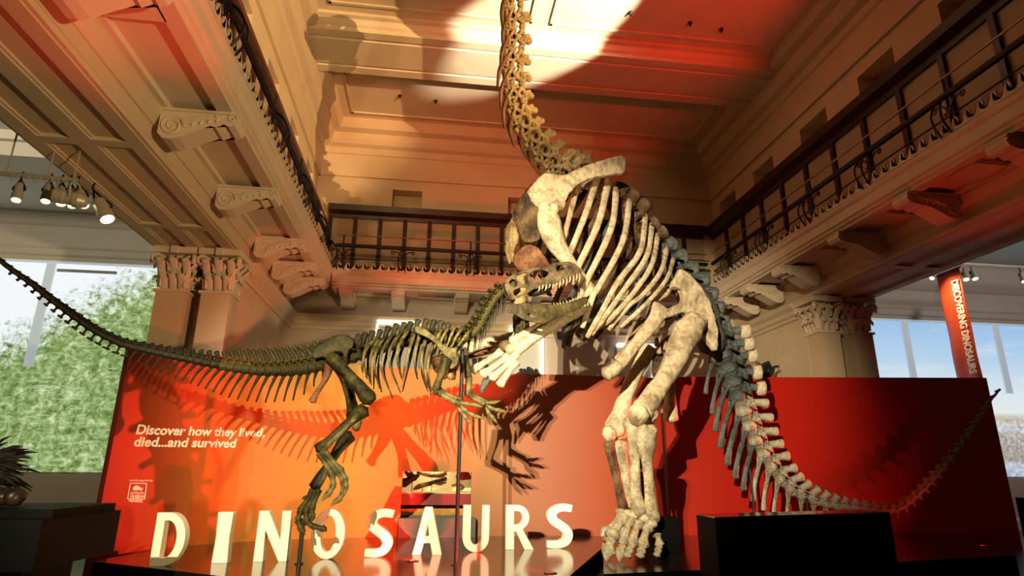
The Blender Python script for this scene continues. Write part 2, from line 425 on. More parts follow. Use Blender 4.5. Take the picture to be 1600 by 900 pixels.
# upper walls with niches
def upper(nm, fn, t0, t1, niches, w):
    bm = bmesh.new()
    prism(bm, [(0, ZF), (-.5, ZF), (-.5, 8.5), (0, 8.5)], fn, t0, t1)
    prism(bm, [(0, 9.32), (-.5, 9.32), (-.5, ZC), (0, ZC)], fn, t0, t1)
    prism(bm, [(-.42, 8.5), (-.5, 8.5), (-.5, 9.32), (-.42, 9.32)], fn, t0, t1)
    k = t0
    for n in niches:
        prism(bm, [(0, 8.5), (-.42, 8.5), (-.42, 9.32), (0, 9.32)], fn, k, n); k = n+w
    prism(bm, [(0, 8.5), (-.42, 8.5), (-.42, 9.32), (0, 9.32)], fn, k, t1)
    done(nm, bm, PLASTER, **S_)
CPROF = [(0, 9.62), (.07, 9.62), (.07, 10.3), (.12, 10.33), (.15, 10.42), (.15, 10.5), (.28, 10.56), (.36, 10.68), (.38, 10.8), (.38, 10.86), (.56, 10.92), (.64, 11.05), (.64, ZC), (0, ZC)]
ful = lambda a, b, t: (SL+a, t, b)
fur = lambda a, b, t: (SR-a, t, b)
fub = lambda a, b, t: (t, SB-a, b)
upper('wall_upper_left', ful, Y0, SB+.5, [y-.0 for y in (2.6, 4.7, 6.75, 8.8, 10.9, 13.0, 15.0)], .9)
upper('wall_upper_right', fur, Y0, SB+.5, [2.6, 4.7, 6.75, 8.85, 10.9, 13.1, 15.1], 1.0)
upper('wall_upper_back', fub, SL, SR, [-1.33, 2.05, 5.45], .85)
for i, (fn, a, b) in enumerate(((ful, Y0, SB), (fur, Y0, SB), (fub, SL, SR))):
    bm = bmesh.new(); prism(bm, CPROF, fn, a, b); done('trim_%d' % (6+i), bm, PLASTER, **S_)
# hall ceiling: coffers between moulded cross beams
bm = bmesh.new(); box(bm, (SL-.5, Y0, ZC), (SR+.5, SB+.5, ZC+.2))
for y in (-1.2, 5.2, 11.85):
    prism(bm, [(-.2, 0), (-.2, -.07), (-.1, -.09), (-.06, -.2), (0, -.24), (0, -.34), (.22, -.34), (.24, -.3), (.3, -.3), (.32, -.34), (1.2, -.34), (1.22, -.3), (1.28, -.3), (1.3, -.34), (1.55, -.34), (1.55, -.24), (1.61, -.2), (1.65, -.09), (1.75, -.07), (1.75, 0)],
          lambda a, b, t, y=y: (t, y+a, ZC+b), SL, SR)
for (x0, x1, y0, y1) in ((-2.55, 1.9, 13.85, 15.7), (2.3, 7.5, 13.85, 15.7), (-2.55, 1.9, 7.3, 11.4), (2.3, 7.5, 7.3, 11.4)):
    for (p, q) in (((x0, y0), (x1, y0+.06)), ((x0, y1-.06), (x1, y1)), ((x0, y0), (x0+.06, y1)), ((x1-.06, y0), (x1, y1))):
        box(bm, (*p, ZC-.035), (*q, ZC+.01))
done('ceiling_hall', bm, PLASTER2, **S_)
CN = [0]
for (px, py) in ((625, 149), (681, 157), (985, 19), (1078, 35), (1245, 64), (1127, 45)):
    p = atz(px, py, ZC)
    bm = bmesh.new(); lathe(bm, [(.05, -.0), (.05, -.03), (.025, -.06), (.02, -.1), (.0001, -.1)], p, seg=10)
    CN[0] += 1
    done('ceiling_sensor', bm, IRON, label='small dark fitting on the hall ceiling, %s of six' % ORD[CN[0]-1], cat='ceiling fitting', group='small dark fittings on the hall ceiling')

# columns with leafy capitals
def column(x, y, w, label):
    t = thing('column', (x, y, 0), label, 'column')
    h = w/2
    bm = bmesh.new(); box(bm, (x-h, y-h, .5), (x+h, y+h, ZB-.86)); done('shaft', bm, PLASTER, t)
    bm = bmesh.new(); prism(bm, [(0, 0), (h+.12, 0), (h+.12, .2), (h+.06, .26), (h+.06, .36), (h+.1, .42), (h+.02, .5), (0, .5)], lambda a, b, tt: (x+(a*tt), y-a, b), -1, 1)
    box(bm, (x-h-.1, y-h-.1, 0), (x+h+.1, y+h+.1, .3)); box(bm, (x-h-.05, y-h-.05, .3), (x+h+.05, y+h+.05, .5)); done('base', bm, PLASTER, t)
    cz = ZB-.86
    bm = bmesh.new()
    box(bm, (x-h-.04, y-h-.04, cz), (x+h+.04, y+h+.04, cz+.05))
    vs = box(bm, (x-h+.07, y-h+.07, cz+.05), (x+h-.07, y+h-.07, cz+.74))
    box(bm, (x-h-.12, y-h-.12, cz+.74), (x+h+.12, y+h+.12, cz+.86)); 
    box(bm, (x-.06, y-h-.17, cz+.72), (x+.06, y-h-.08, cz+.86))
    for side in range(4):
        a = side*PI/2
        d = V((math.sin(a), -math.cos(a), 0)); e = V((math.cos(a), math.sin(a), 0)); c0 = V((x, y, cz))
        for row, (z0, hh, ks, out) in enumerate(((.05, .27, (-.33, 0, .33), .15), (.10, .50, (-.47, 0, .47), .24))):
            for k in ks:
                b0 = c0+d*(h-.05)+e*(k*w*.92)
                pts = [b0+V((0, 0, z0)), b0+d*.02+V((0, 0, z0+hh*.5)), b0+d*(out*.6)+V((0, 0, z0+hh*.9)), b0+d*out+V((0, 0, z0+hh)), b0+d*(out+.03)+V((0, 0, z0+hh-.07))]
                tube(bm, pts, [.055, .07, .075, .07, .025], seg=8, sub=3, ref=d, flat=.35)
        for s in (-1, 1):
            cc = c0+d*(h+.07)+e*(s*(h+.05))+V((0, 0, .62))
            dd = (d+e*s).normalized()
            pts = [c0+d*(h+.02)+e*(s*.07)+V((0, 0, .4)), c0+d*(h+.04)+e*(s*h*.6)+V((0, 0, .63))]
            for i in range(14):
                th = PI*.6 - i*.6; r = .09*(1-i/16)
                pts.append(cc+dd*(r*math.cos(th))+V((0, 0, r*math.sin(th))))
            tube(bm, pts, [.025, .035, .03, .025, .02], seg=6, sub=2)
            cc2 = c0+d*(h+.05)+e*(s*.08)+V((0, 0, .62))
            pts = [c0+d*(h+.03)+e*(s*.1)+V((0, 0, .42))]
            for i in range(9):
                th = PI*.5 - i*.6; r = .06*(1-i/11)
                pts.append(cc2+e*(-s*r*math.cos(th))+V((0, 0, r*math.sin(th))))
            tube(bm, pts, [.02, .025, .018], seg=6, sub=2)
    done('leafy_capital', bm, PLASTER2, t, smooth=False)
column(-4.85, PYL-.1, .52, 'cream square column with leafy capital beside the forest screen')
column(-4.05, PYL-.1, .52, 'cream square column with leafy capital, the inner one of the left pair')
column(9.12, PYR-.1, .52, 'cream square column with leafy capital, the inner one of the right pair')
column(9.95, PYR-.1, .52, 'cream square column with leafy capital beside the blue sky screen')

# big picture screens in the aisle windows
def screenmat(nm, build):
    M = bpy.data.materials.new(nm); M.use_nodes = True; nt = M.node_tree
    b = nt.nodes['Principled BSDF']; b.inputs['Base Color'].default_value = (.03, .03, .03, 1); b.inputs['Roughness'].default_value = .6
    tc = nt.nodes.new('ShaderNodeTexCoord')
    build(nt, b, tc); return M
def N(nt, t, **k):
    n = nt.nodes.new(t)
    for a, v in k.items():
        if a in n.inputs: n.inputs[a].default_value = v
        else: setattr(n, a, v)
    return n
def ramp(nt, src, stops):
    r = nt.nodes.new('ShaderNodeValToRGB'); e = r.color_ramp.elements
    while len(e) < len(stops): e.new(.5)
    for q, (p, c) in zip(e, stops): q.position = p; q.color = (*c, 1)
    nt.links.new(src, r.inputs['Fac']); return r.outputs['Color']
def mix(nt, f, a, b, mode='MIX'):
    n = nt.nodes.new('ShaderNodeMix'); n.data_type = 'RGBA'; n.blend_type = mode
    if isinstance(f, float): n.inputs[0].default_value = f
    else: nt.links.new(f, n.inputs[0])
    for s, i in ((a, 6), (b, 7)):
        if isinstance(s, tuple): n.inputs[i].default_value = (*s, 1)
        else: nt.links.new(s, n.inputs[i])
    return n.outputs[2]
def mapr(nt, src, a, b):
    n = nt.nodes.new('ShaderNodeMapRange'); n.inputs[1].default_value = a; n.inputs[2].default_value = b; nt.links.new(src, n.inputs[0]); return n.outputs[0]
def forest(nt, b, tc):
    L = nt.links
    sp = N(nt, 'ShaderNodeSeparateXYZ'); L.new(tc.outputs['Object'], sp.inputs[0])
    n1 = N(nt, 'ShaderNodeTexNoise', Scale=.55, Detail=3.0); L.new(tc.outputs['Object'], n1.inputs['Vector'])
    n2 = N(nt, 'ShaderNodeTexNoise', Scale=4.6, Detail=14.0, Roughness=.78, Distortion=.4); L.new(tc.outputs['Object'], n2.inputs['Vector'])
    mp = N(nt, 'ShaderNodeMapping'); mp.inputs['Rotation'].default_value = (0, .7, 0); mp.inputs['Scale'].default_value = (1.3, 1, 9); L.new(tc.outputs['Object'], mp.inputs[0])
    n3 = N(nt, 'ShaderNodeTexNoise', Scale=1.6, Detail=4.0, Distortion=.6); L.new(mp.outputs[0], n3.inputs['Vector'])
    mp2 = N(nt, 'ShaderNodeMapping'); mp2.inputs['Rotation'].default_value = (0, -.6, 0); mp2.inputs['Scale'].default_value = (1.5, 1, 8); L.new(tc.outputs['Object'], mp2.inputs[0])
    n4 = N(nt, 'ShaderNodeTexNoise', Scale=2.2, Detail=4.0, Distortion=.8); L.new(mp2.outputs[0], n4.inputs['Vector'])
    green = ramp(nt, n2.outputs['Fac'], [(.34, (.035, .06, .02)), (.43, (.16, .25, .07)), (.51, (.33, .46, .16)), (.58, (.60, .74, .40)), (.68, (.93, .98, .88))])
    green = mix(nt, ramp(nt, n3.outputs['Fac'], [(.55, (0, 0, 0)), (.66, (.55, .55, .55))]), green, (.70, .84, .55))
    green = mix(nt, ramp(nt, n1.outputs['Fac'], [(.40, (.75, .75, .75)), (.60, (0, 0, 0))]), green, mix(nt, 1.0, green, (.62, .70, .50), 'MULTIPLY'))
    green = mix(nt, ramp(nt, n4.outputs['Fac'], [(.56, (0, 0, 0)), (.66, (.55, .55, .55))]), green, (.16, .26, .08))
    # open sky towards the upper left of the picture
    a = N(nt, 'ShaderNodeMath', operation='MULTIPLY_ADD'); L.new(sp.outputs['Z'], a.inputs[0]); a.inputs[1].default_value = .55; a.inputs[2].default_value = -2.35
    c = N(nt, 'ShaderNodeMath', operation='MULTIPLY_ADD'); L.new(sp.outputs['X'], c.inputs[0]); c.inputs[1].default_value = -.35; c.inputs[2].default_value = .35
    d = N(nt, 'ShaderNodeMath', operation='ADD'); L.new(a.outputs[0], d.inputs[0]); L.new(c.outputs[0], d.inputs[1])
    e = N(nt, 'ShaderNodeMath', operation='MULTIPLY_ADD'); L.new(n2.outputs['Fac'], e.inputs[0]); e.inputs[1].default_value = 3.0; L.new(d.outputs[0], e.inputs[2])
    sky = mapr(nt, e.outputs[0], 1.1, 1.6)
    colr = mix(nt, sky, green, (.93, .97, 1.0))
    L.new(colr, b.inputs['Emission Color']); b.inputs['Emission Strength'].default_value = .95
def shore(nt, b, tc):
    L = nt.links
    sp = N(nt, 'ShaderNodeSeparateXYZ'); L.new(tc.outputs['Object'], sp.inputs[0])
    g = ramp(nt, mapr(nt, sp.outputs['Z'], 0, 4.6), [(0, (.52, .62, .78)), (.07, (.62, .70, .82)), (.10, (.48, .44, .39)), (.27, (.60, .56, .5)), (.275, (.62, .72, .84)), (.30, (.66, .74, .8)), (.302, (.66, .6, .54)), (.37, (.70, .64, .56)), (.375, (.62, .70, .58)), (.40, (.90, .95, .93)), (.52, (.80, .92, .98)), (.75, (.52, .74, .96)), (1, (.36, .60, .92))])
    n = N(nt, 'ShaderNodeTexNoise', Scale=9.0, Detail=8.0); L.new(tc.outputs['Object'], n.inputs['Vector'])
    low = mapr(nt, sp.outputs['Z'], 1.78, 1.6)
    spk = ramp(nt, n.outputs['Fac'], [(.35, (.55, .55, .55)), (.7, (1.35, 1.35, 1.35))])
    col = mix(nt, low, g, mix(nt, 1.0, g, spk, 'MULTIPLY'))
    mp = N(nt, 'ShaderNodeMapping'); mp.inputs['Scale'].default_value = (.25, 1, 1.3); L.new(tc.outputs['Object'], mp.inputs[0])
    n5 = N(nt, 'ShaderNodeTexNoise', Scale=1.4, Detail=6.0); L.new(mp.outputs[0], n5.inputs['Vector'])
    cl = mix(nt, ramp(nt, n5.outputs['Fac'], [(.55, (0, 0, 0)), (.75, (.6, .6, .6))]), col, (.95, .98, 1.0))
    L.new(cl, b.inputs['Emission Color']); b.inputs['Emission Strength'].default_value = .85
def big_screen(x0, x1, zt, zb, M, mulls, label):
    Y = YW-.06
    t = thing('picture_screen', ((x0+x1)/2, Y, zb), label, 'screen')
    bm = bmesh.new(); box(bm, (x0, Y, zb), (x1, Y+.05, zt)); done('picture', bm, M, t, origin=((x0+x1)/2 if x0 < 0 else x0, Y, zb))
    for (mx, mz) in mulls:
        bm = bmesh.new(); box(bm, (mx-.11, Y-.05, mz), (mx+.11, Y, zt)); done('mullion', bm, GLOWFRAME, t)
    bm = bmesh.new(); box(bm, (x0, Y-.06, zt), (x1, Y+.05, zt+.06)); done('top_frame', bm, GLOWFRAME, t)
    return t
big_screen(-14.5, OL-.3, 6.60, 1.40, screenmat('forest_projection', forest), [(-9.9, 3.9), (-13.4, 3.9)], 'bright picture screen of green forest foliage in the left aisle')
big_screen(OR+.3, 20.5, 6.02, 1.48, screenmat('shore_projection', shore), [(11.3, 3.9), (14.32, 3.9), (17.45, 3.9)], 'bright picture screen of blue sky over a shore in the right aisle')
p = aty(92, 418, YW-.1); q = aty(184, 424, YW-.1)
bm = bmesh.new(); box(bm, (p.x, YW-.16, p.z-.12), (q.x, YW-.11, p.z-.05)); done('blind_rail', bm, GREYBAR, label='thin grey blind rail at the top of the forest screen', cat='rail')

# doorways on the back wall with lit slots
for n, (x0, x1, yt) in enumerate(((590, 657, 506), (795, 847, 518), (963, 1020, 541))):
    a = aty(x0, yt, YW-.05); c = aty(x1, yt+4, YW-.05)
    fr_ = tag(thing('door_%d' % (n+1), ((a.x+c.x)/2, YW-.03, 0), None, None, kind='structure'))
    bm = bmesh.new(); box(bm, (a.x, YW-.05, 0), (c.x, YW-.01, a.z)); done('door_panel', bm, SILVER, fr_)
    bm = bmesh.new(); box(bm, (a.x, YW-.26, a.z-.02), (c.x, YW-.05, a.z+.06)); done('lit_slot', bm, SLOTLIT, fr_)
    sx = (a.x, c.x, c.x)[n]
    bm = bmesh.new(); box(bm, (sx-.03, YW-.12, 3.4), (sx+.03, YW-.05, a.z-.02)); done('lit_slot', bm, SLOTLIT, fr_)
# ================================================================== EXHIBIT
ZS = .3
# curved graphic wall
class Wall:
    def __init__(s, pts, tops):
        s.p = crom([V((q.x, q.y, 0)) for q in pts], 6); s.n = len(s.p)
        s.u = [0]
        for i in range(1, s.n): s.u.append(s.u[-1]+(s.p[i]-s.p[i-1]).length)
        s.L = s.u[-1]; s.tops = tops
    def at(s, u):
        i = 0
        while i < s.n-2 and s.u[i+1] < u: i += 1
        k = (u-s.u[i])/(s.u[i+1]-s.u[i]); t = (s.p[i+1]-s.p[i]).normalized()
        return s.p[i].lerp(s.p[i+1], k), V((t.y, -t.x, 0))
    def top(s, u): return interp(s.tops, u/s.L)
    def pt(s, u, z, d=0):
        p, n = s.at(u); q = p+n*d; q.z = z; return q
    def px(s, x, y):
        r = ray(x, y); last = None
        for i in range(801):
            u = s.L*i/800; p = s.at(u)[0]; cr = r.x*p.y-r.y*p.x
            if last is not None and (cr > 0) != (last > 0):
                t = p.y/r.y; return u, CAM_Z+r.z*t
            last = cr
        raise Exception('wall.px')
    def build(s, nm, M, parent, opening=None, zmin=0.0):
        bm = bmesh.new(); uvl = bm.loops.layers.uv.new('uv')
        us = sorted(set([round(s.L*i/48, 4) for i in range(49)] + ([opening[0], opening[1]] if opening else [])))
        for u0, u1 in zip(us, us[1:]):
            cuts = [zmin, None]
            if opening and u0 >= opening[0]-1e-4 and u1 <= opening[1]+1e-4: cuts = [opening[2], None]
            vs = []
            for u in (u0, u1):
                for d in (0, -.12):
                    for z in (cuts[0], s.top(u)): vs.append((bm.verts.new(s.pt(u, z, d)), u, z))
            # order: u0 front lo, hi, back lo, hi ; u1 ...
            idx = [(0, 1, 5, 4), (2, 3, 7, 6), (1, 3, 7, 5), (0, 2, 6, 4)]
            if u0 == us[0] or (opening and abs(u0-opening[1]) < 1e-4): idx.append((0, 1, 3, 2))
            if u1 == us[-1] or (opening and abs(u1-opening[0]) < 1e-4): idx.append((4, 5, 7, 6))
            for q in idx:
                fc = bm.faces.new([vs[i][0] for i in q])
                for lp, i in zip(fc.loops, q): lp[uvl].uv = (vs[i][1]/s.L, vs[i][2]/3.5)
        if opening:
            u0, u1, zo = opening
        return done(nm, bm, M, parent)
wl = Wall([atz(x, y, ZS) for x, y in ((143, 868), (215, 860), (290, 853), (362, 847), (450, 843), (550, 840), (700, 838), (870, 837), (1044, 836))], [3.37, 3.42, 3.46, 3.5, 3.52, 3.5, 3.48, 3.47, 3.48, 3.47, 3.47])
pR0, pR1 = V((5.02, 12.84, 0)), V((12.62, 12.50, 0))
wr = Wall([pR0, (pR0+pR1)/2, pR1], [aty(1033, 588, 12.78).z, aty(1532, 590, 12.5).z])
# stage platforms
def poly_prism(bm, pts, z0, z1, mi_top=0, mi_side=1):
    A = [bm.verts.new((p.x, p.y, z0)) for p in pts]; B = [bm.verts.new((p.x, p.y, z1)) for p in pts]
    n = len(pts)
    for i in range(n): bm.faces.new((A[i], A[(i+1) % n], B[(i+1) % n], B[i])).material_index = mi_side
    bm.faces.new(A).material_index = mi_side; bm.faces.new(B).material_index = mi_top
a = atz(146, 877, ZS); b = atz(335, 899, ZS); c = atz(890, 900, ZS); d = atz(940, 857, ZS)
bm = bmesh.new()
e = a+(b-a)*1.9; f = d+(c-d)*1.9
poly_prism(bm, [a, e, f, d, V((3.6, 12.6, 0)), *[wl.pt(wl.L*k/10, 0, .02) for k in (7.6, 7, 6, 5, 4, 3, 2, 1)]], .0, ZS)
done('stage_platform', bm, STAGE, mats=[STAGE, BLACK], label='wide glossy dark stage carrying the cream letters and the olive skeleton', cat='stage')
a = atz(943, 866, ZS); b = atz(943, 897, ZS); c = atz(1401, 878, ZS); d = atz(1587, 868, ZS)
bm = bmesh.new()
poly_prism(bm, [a, b, c, d, V((11.8, 12.48, 0)), V((5.0, 12.74, 0)), V((3.7, 12.6, 0))], .0, ZS)
done('stage_platform', bm, STAGE, mats=[STAGE, BLACK], label='glossy dark stage under the feet and tail of the large pale skeleton', cat='stage')
for i, (px, py) in enumerate(((645, 877), (860, 896), (1535, 853))):
    p = atz(px, py, ZS)
    t = thing('floor_uplight', p, ['small red glowing floor uplight in front of the letter A', 'small red glowing floor uplight in front of the last letter S', 'small red glowing floor uplight near the far end of the red wall'][i], 'floor light')
    bm = bmesh.new(); lathe(bm, [(.085, 0), (.085, .006), (.06, .012), (.06, .004)], p, seg=18); done('rim', bm, IRON, t)
    bm = bmesh.new(); lathe(bm, [(.058, .003), (.045, .009)], p, seg=16); done('lens', bm, LEDRED, t)

def graphic(nm, stops, rough=.42):
    M = bpy.data.materials.new(nm); M.use_nodes = True; nt = M.node_tree; b = nt.nodes['Principled BSDF']
    uv = nt.nodes.new('ShaderNodeUVMap'); uv.uv_map = 'uv'; sp = nt.nodes.new('ShaderNodeSeparateXYZ'); nt.links.new(uv.outputs[0], sp.inputs[0])
    nt.links.new(ramp(nt, sp.outputs['X'], stops), b.inputs['Base Color']); b.inputs['Roughness'].default_value = rough
    b.inputs['Specular IOR Level'].default_value = .3
    return M
GLEFT = graphic('orange_red_print', [(0, (.22, .022, .008)), (.10, (.32, .06, .012)), (.25, (.40, .18, .022)), (.40, (.44, .29, .042)), (.55, (.40, .21, .055)), (.75, (.35, .135, .08)), (.88, (.34, .075, .034)), (1, (.28, .013, .008))])  # print, with the red lamp's light on its left end coloured in
GRIGHT = graphic('red_print', [(0, (.34, .022, .01)), (.2, (.44, .014, .006)), (1, (.40, .009, .005))])
left_wall = thing('exhibition_wall', wl.pt(wl.L/2, 0), 'long curved orange exhibition wall with white slogan behind the cream letters', 'wall')
u0, z0 = wl.px(626, 790); u1, z1 = wl.px(735, 790); zo = wl.px(680, 737)[1]
OPEN = (round(u0, 4), round(u1, 4), zo)
wl.build('wall_panel', GLEFT, left_wall, OPEN)
right_wall = thing('exhibition_wall', wr.pt(wr.L/2, 0), 'straight deep red exhibition wall behind the pale skeleton\'s tail', 'wall')
wr.build('wall_panel', GRIGHT, right_wall)

def text_mesh(body, size=1.0, offset=0.0, shear=0.0, extrude=0.0, align='LEFT', spacing=1.0):
    c = bpy.data.curves.new('t', 'FONT'); c.body = body; c.size = size; c.offset = offset; c.shear = shear; c.extrude = extrude
    c.align_x = align; c.space_character = spacing; c.resolution_u = 4
    o = bpy.data.objects.new('t', c); COL.objects.link(o)
    bpy.context.view_layer.update()
    me = bpy.data.meshes.new_from_object(o.evaluated_get(bpy.context.evaluated_depsgraph_get()))
    bpy.data.objects.remove(o); bpy.data.curves.remove(c)
    return me
def bm_text(body, fn, **k):
    """text as a bmesh whose (x, y, z) run through fn; x is scaled to 0..1 over the text's width"""
    me = text_mesh(body, **k)
    bm = bmesh.new(); bm.from_mesh(me); bpy.data.meshes.remove(me)
    x0 = min(v.co.x for v in bm.verts); x1 = max(v.co.x for v in bm.verts)
    y0 = min(v.co.y for v in bm.verts); y1 = max(v.co.y for v in bm.verts)
    for v in bm.verts: v.co = fn((v.co.x-x0)/(x1-x0), v.co.y, v.co.z)
    return bm
def wall_text(body, xa, xb, ya, yb, cap, parent, nm, offset=.012, shear=.0):
    """between pixel (xa, ya) and (xb, yb) baselines, cap height in pixels"""
    ua, za = wl.px(xa, ya); ub, zb = wl.px(xb, yb); zc = wl.px(xa, ya-cap)[1]
    s = (zc-za)/.70
    bm = bm_text(body, lambda x, y, z: wl.pt(ua+(ub-ua)*x, za+(zb-za)*x+y*s, .008+z), offset=offset, shear=shear)
    return done(nm, bm, WHITETXT, parent)
wall_text('Discover how they lived,', 211, 412, 678, 682, 15, left_wall, 'slogan_lettering', .03, .10)
wall_text('died...and survived', 207, 368, 697, 699, 15, left_wall, 'slogan_lettering', .03, .10)
wall_text('proudly supported by', 202, 238, 751.5, 752, 2.8, left_wall, 'small_lettering', .02)
wall_text('AUSTRALIAN', 201.5, 224, 772, 772.3, 3.6, left_wall, 'emblem_lettering', .02)
wall_text('MUSEUM', 201.5, 224, 777.5, 778, 4, left_wall, 'emblem_lettering', .05)
wall_text('MEMBERS', 199.5, 221, 784.4, 785, 4, left_wall, 'emblem_lettering', .03)
def wpx(x, y, d=.008): 
    u, z = wl.px(x, y); return wl.pt(u, z, d)
bm = bmesh.new()
fr4 = [(202, 755), (228, 755.5), (225, 779.8), (198.5, 779.3)]
for i in range(4):
    tube(bm, [wpx(*fr4[i]), wpx(*fr4[(i+1) % 4])], [.008, .008], seg=4, sub=1)
done('emblem_frame', bm, WHITETXT, left_wall)
bm = bmesh.new()   # spiny little animal of the emblem
an = [(207, 766), (206.5, 762.5), (209, 759.5), (212.5, 758), (214, 760), (216, 759), (218.5, 762), (222, 763), (219, 764.8), (219.5, 767.5), (217, 766), (213.5, 765.2), (211.5, 767.6), (210, 765.8)]
f = bm.faces.new([bm.verts.new(wpx(*q)) for q in an]); bmesh.ops.triangulate(bm, faces=[f])
done('emblem_animal', bm, WHITETXT, left_wall)

# standing letters
def arc(cx, cy, rx, ry, a0, a1, n=24): return [(cx+rx*math.cos(math.radians(a0+(a1-a0)*i/n)), cy+ry*math.sin(math.radians(a0+(a1-a0)*i/n))) for i in range(n+1)]
def stroke(pts, w, n=8):
    P = [(q.x, q.y) for q in crom([V((*p, 0)) for p in pts], n)]; Lf, Rt = [], []
    for i, p in enumerate(P):
        a = P[max(0, i-1)]; b = P[min(len(P)-1, i+1)]; dx, dy = b[0]-a[0], b[1]-a[1]; l = math.hypot(dx, dy)
        ww = interp(w, i/(len(P)-1))/2
        Lf.append((p[0]-dy/l*ww, p[1]+dx/l*ww)); Rt.append((p[0]+dy/l*ww, p[1]-dx/l*ww))
    return Lf+Rt[::-1]
GL = {
 'D': ([[(0, 0), (0, 1), (.30, 1)] + arc(.30, .5, .46, .5, 90, -90)[1:]], [[(.21, .15), (.30, .15)] + arc(.30, .5, .25, .35, -90, 90)[1:] + [(.21, .85)]]),
 'I': ([[(0, 0), (.02, .5), (0, 1), (.28, 1), (.26, .5), (.28, 0)]], []),
 'N': ([[(0, 0), (.01, 1), (.2, 1), (.49, .42), (.47, 1), (.66, 1), (.66, 0), (.50, 0), (.17, .62), (.19, 0)]], []),
 'O': ([arc(.33, .5, .33, .515, 0, 360, 40)[:-1]], [arc(.33, .5, .145, .37, 0, 360, 32)[:-1]]),
 'S': ([stroke([(.525, .90), (.38, .925), (.24, .90), (.125, .79), (.14, .645), (.27, .53), (.385, .43), (.44, .30), (.385, .15), (.25, .085), (.02, .085)], [.17, .18, .185, .19, .195, .2, .195, .19, .185, .175, .165])], []),
 'A': ([[(0, 0), (.24, 1), (.41, 1), (.66, 0), (.45, 0), (.395, .24), (.245, .24), (.19, 0)]], [[(.275, .38), (.365, .38), (.32, .64)]]),
 'U': ([[(0, 1), (.185, 1), (.185, .36)] + arc(.31, .30, .125, .16, 180, 360, 14) + [(.435, .36), (.445, 1), (.62, 1), (.615, .30)] + arc(.31, .29, .305, .30, 0, -180, 20) + [(.0, .36)]], []),
 'R': ([[(0, 0), (0, 1), (.28, 1)] + arc(.28, .715, .275, .285, 90, -40, 18)[1:] + [(.40, .45), (.66, 0), (.44, 0), (.245, .40), (.20, .40), (.20, 0)]], [[(.195, .56), (.27, .56)] + arc(.27, .71, .12, .15, -90, 90, 14)[1:] + [(.195, .86)]]),
}
LET = [('D', 232, 296, 885, 801), ('I', 330, 355, 880, 800), ('N', 395, 448, 878, 798), ('O', 482, 536, 874, 795), ('S', 569, 612, 871, 795), ('A', 644, 690, 867, 792), ('U', 722, 764, 863, 789), ('R', 790, 834, 859, 789), ('S', 855, 896, 857, 787)]
LAB = ['standing cream letter D at the near end of the word on the stage', 'standing cream letter I between the letters D and N on the stage', 'standing cream letter N between the letters I and O on the stage',
       'standing cream letter O beside the raised foot of the olive skeleton', 'standing cream letter S between the letters O and A on the stage', 'standing cream letter A in front of the lit display case',
       'standing cream letter U just beyond the black support post', 'standing cream letter R between the letters U and S on the stage', 'standing cream letter S that ends the word, past the R']
for (ch, xa, xb, yb, yt), lab in zip(LET, LAB):
    p = atz((xa+xb)/2, yb, ZS); Y = p.y
    xl, xr = aty(xa, yb-2, Y).x, aty(xb, yb-2, Y).x
    if ch == 'D': xr -= .10
    H = aty((xa+xb)/2, yt, Y).z - ZS
    outs, holes = GL[ch]
    w = max(q[0] for q in outs[0]); mnx = min(q[0] for q in outs[0]); mny = min(q[1] for q in outs[0]); mxy = max(q[1] for q in outs[0])
    bm = bmesh.new()
    slab(bm, outs[0], lambda x, y, d: V((xl+(x-mnx)/(w-mnx)*(xr-xl), Y+d, ZS+(y-mny)/(mxy-mny)*H)), .15, holes)
    # turned a little to face the room
    ang = -.05; c0 = V(((xl+xr)/2, Y, 0))
    bmesh.ops.rotate(bm, verts=bm.verts, cent=c0, matrix=Matrix.Rotation(ang, 3, 'Z'))
    o = done('letter_'+ch.lower(), bm, LETTER, label=lab, cat='letter')
    bv = o.modifiers.new('edge', 'BEVEL'); bv.width = .006; bv.segments = 2; bv.limit_method = 'ANGLE'

# black plinth in front of the stage
zp = 1.05
pf, pg, pb = atz(1117, 808, zp), atz(1390, 800, zp), atz(1088, 803, zp)
ph = pg+(pb-pf)
bm = bmesh.new(); poly_prism(bm, [pf, pg, ph, pb], 0, zp-.012); 
t = thing('display_plinth', (pf+ph)/2*1, 'large black box plinth standing before the stage below the tail', 'plinth'); t.location.z = 0
done('plinth_body', bm, BLACK, t)
bm = bmesh.new(); poly_prism(bm, [pf, pg, ph, pb], zp-.012, zp, 0, 0); done('top_plate', bm, PLTOP, t)

# display case seen through the opening
cY = wl.pt((u0+u1)/2, 0).y
cx0, cx1 = wl.pt(u0, 0).x-.25, wl.pt(u1, 0).x+.05
zr0, zr1 = aty(680, 789, cY+.55).z, aty(680, 771, cY+.55).z
t = thing('display_case', ((cx0+cx1)/2, cY+1.0, 0), 'lit two-level display case with maroon apron behind the wall opening', 'display case')
y0, y1 = cY+.5, cY+1.5
bm = bmesh.new(); box(bm, (cx0, y0, 0), (cx1, y1, ZS+.35)); done('case_base', bm, CASEGREY, t)
bm = bmesh.new(); box(bm, (cx0, y0, zr0), (cx1, y1, zr1)); done('apron', bm, CASERED, t)
bm = bmesh.new(); box(bm, (cx0-.1, y1, 0), (cx1+.1, y1+.05, 2.4)); done('back_panel', bm, CASEBACK, t)
bm = bmesh.new(); box(bm, (cx0+.06, y0+.05, ZS+.35), (cx1-.04, y1, ZS+.47)); done('sand_bed', bm, SAND, t)
bm = bmesh.new(); box(bm, (cx0-.02, y0-.02, zr1), (cx1+.02, y1, zr1+.02)); done('top_shelf', bm, CASEBACK, t)
for i, x in enumerate((cx0+.05, cx1-.08)):
    bm = bmesh.new(); box(bm, (x, y0+.02, 0), (x+.03, y0+.05, zr0)); done('leg', bm, LAMPBODY, t)
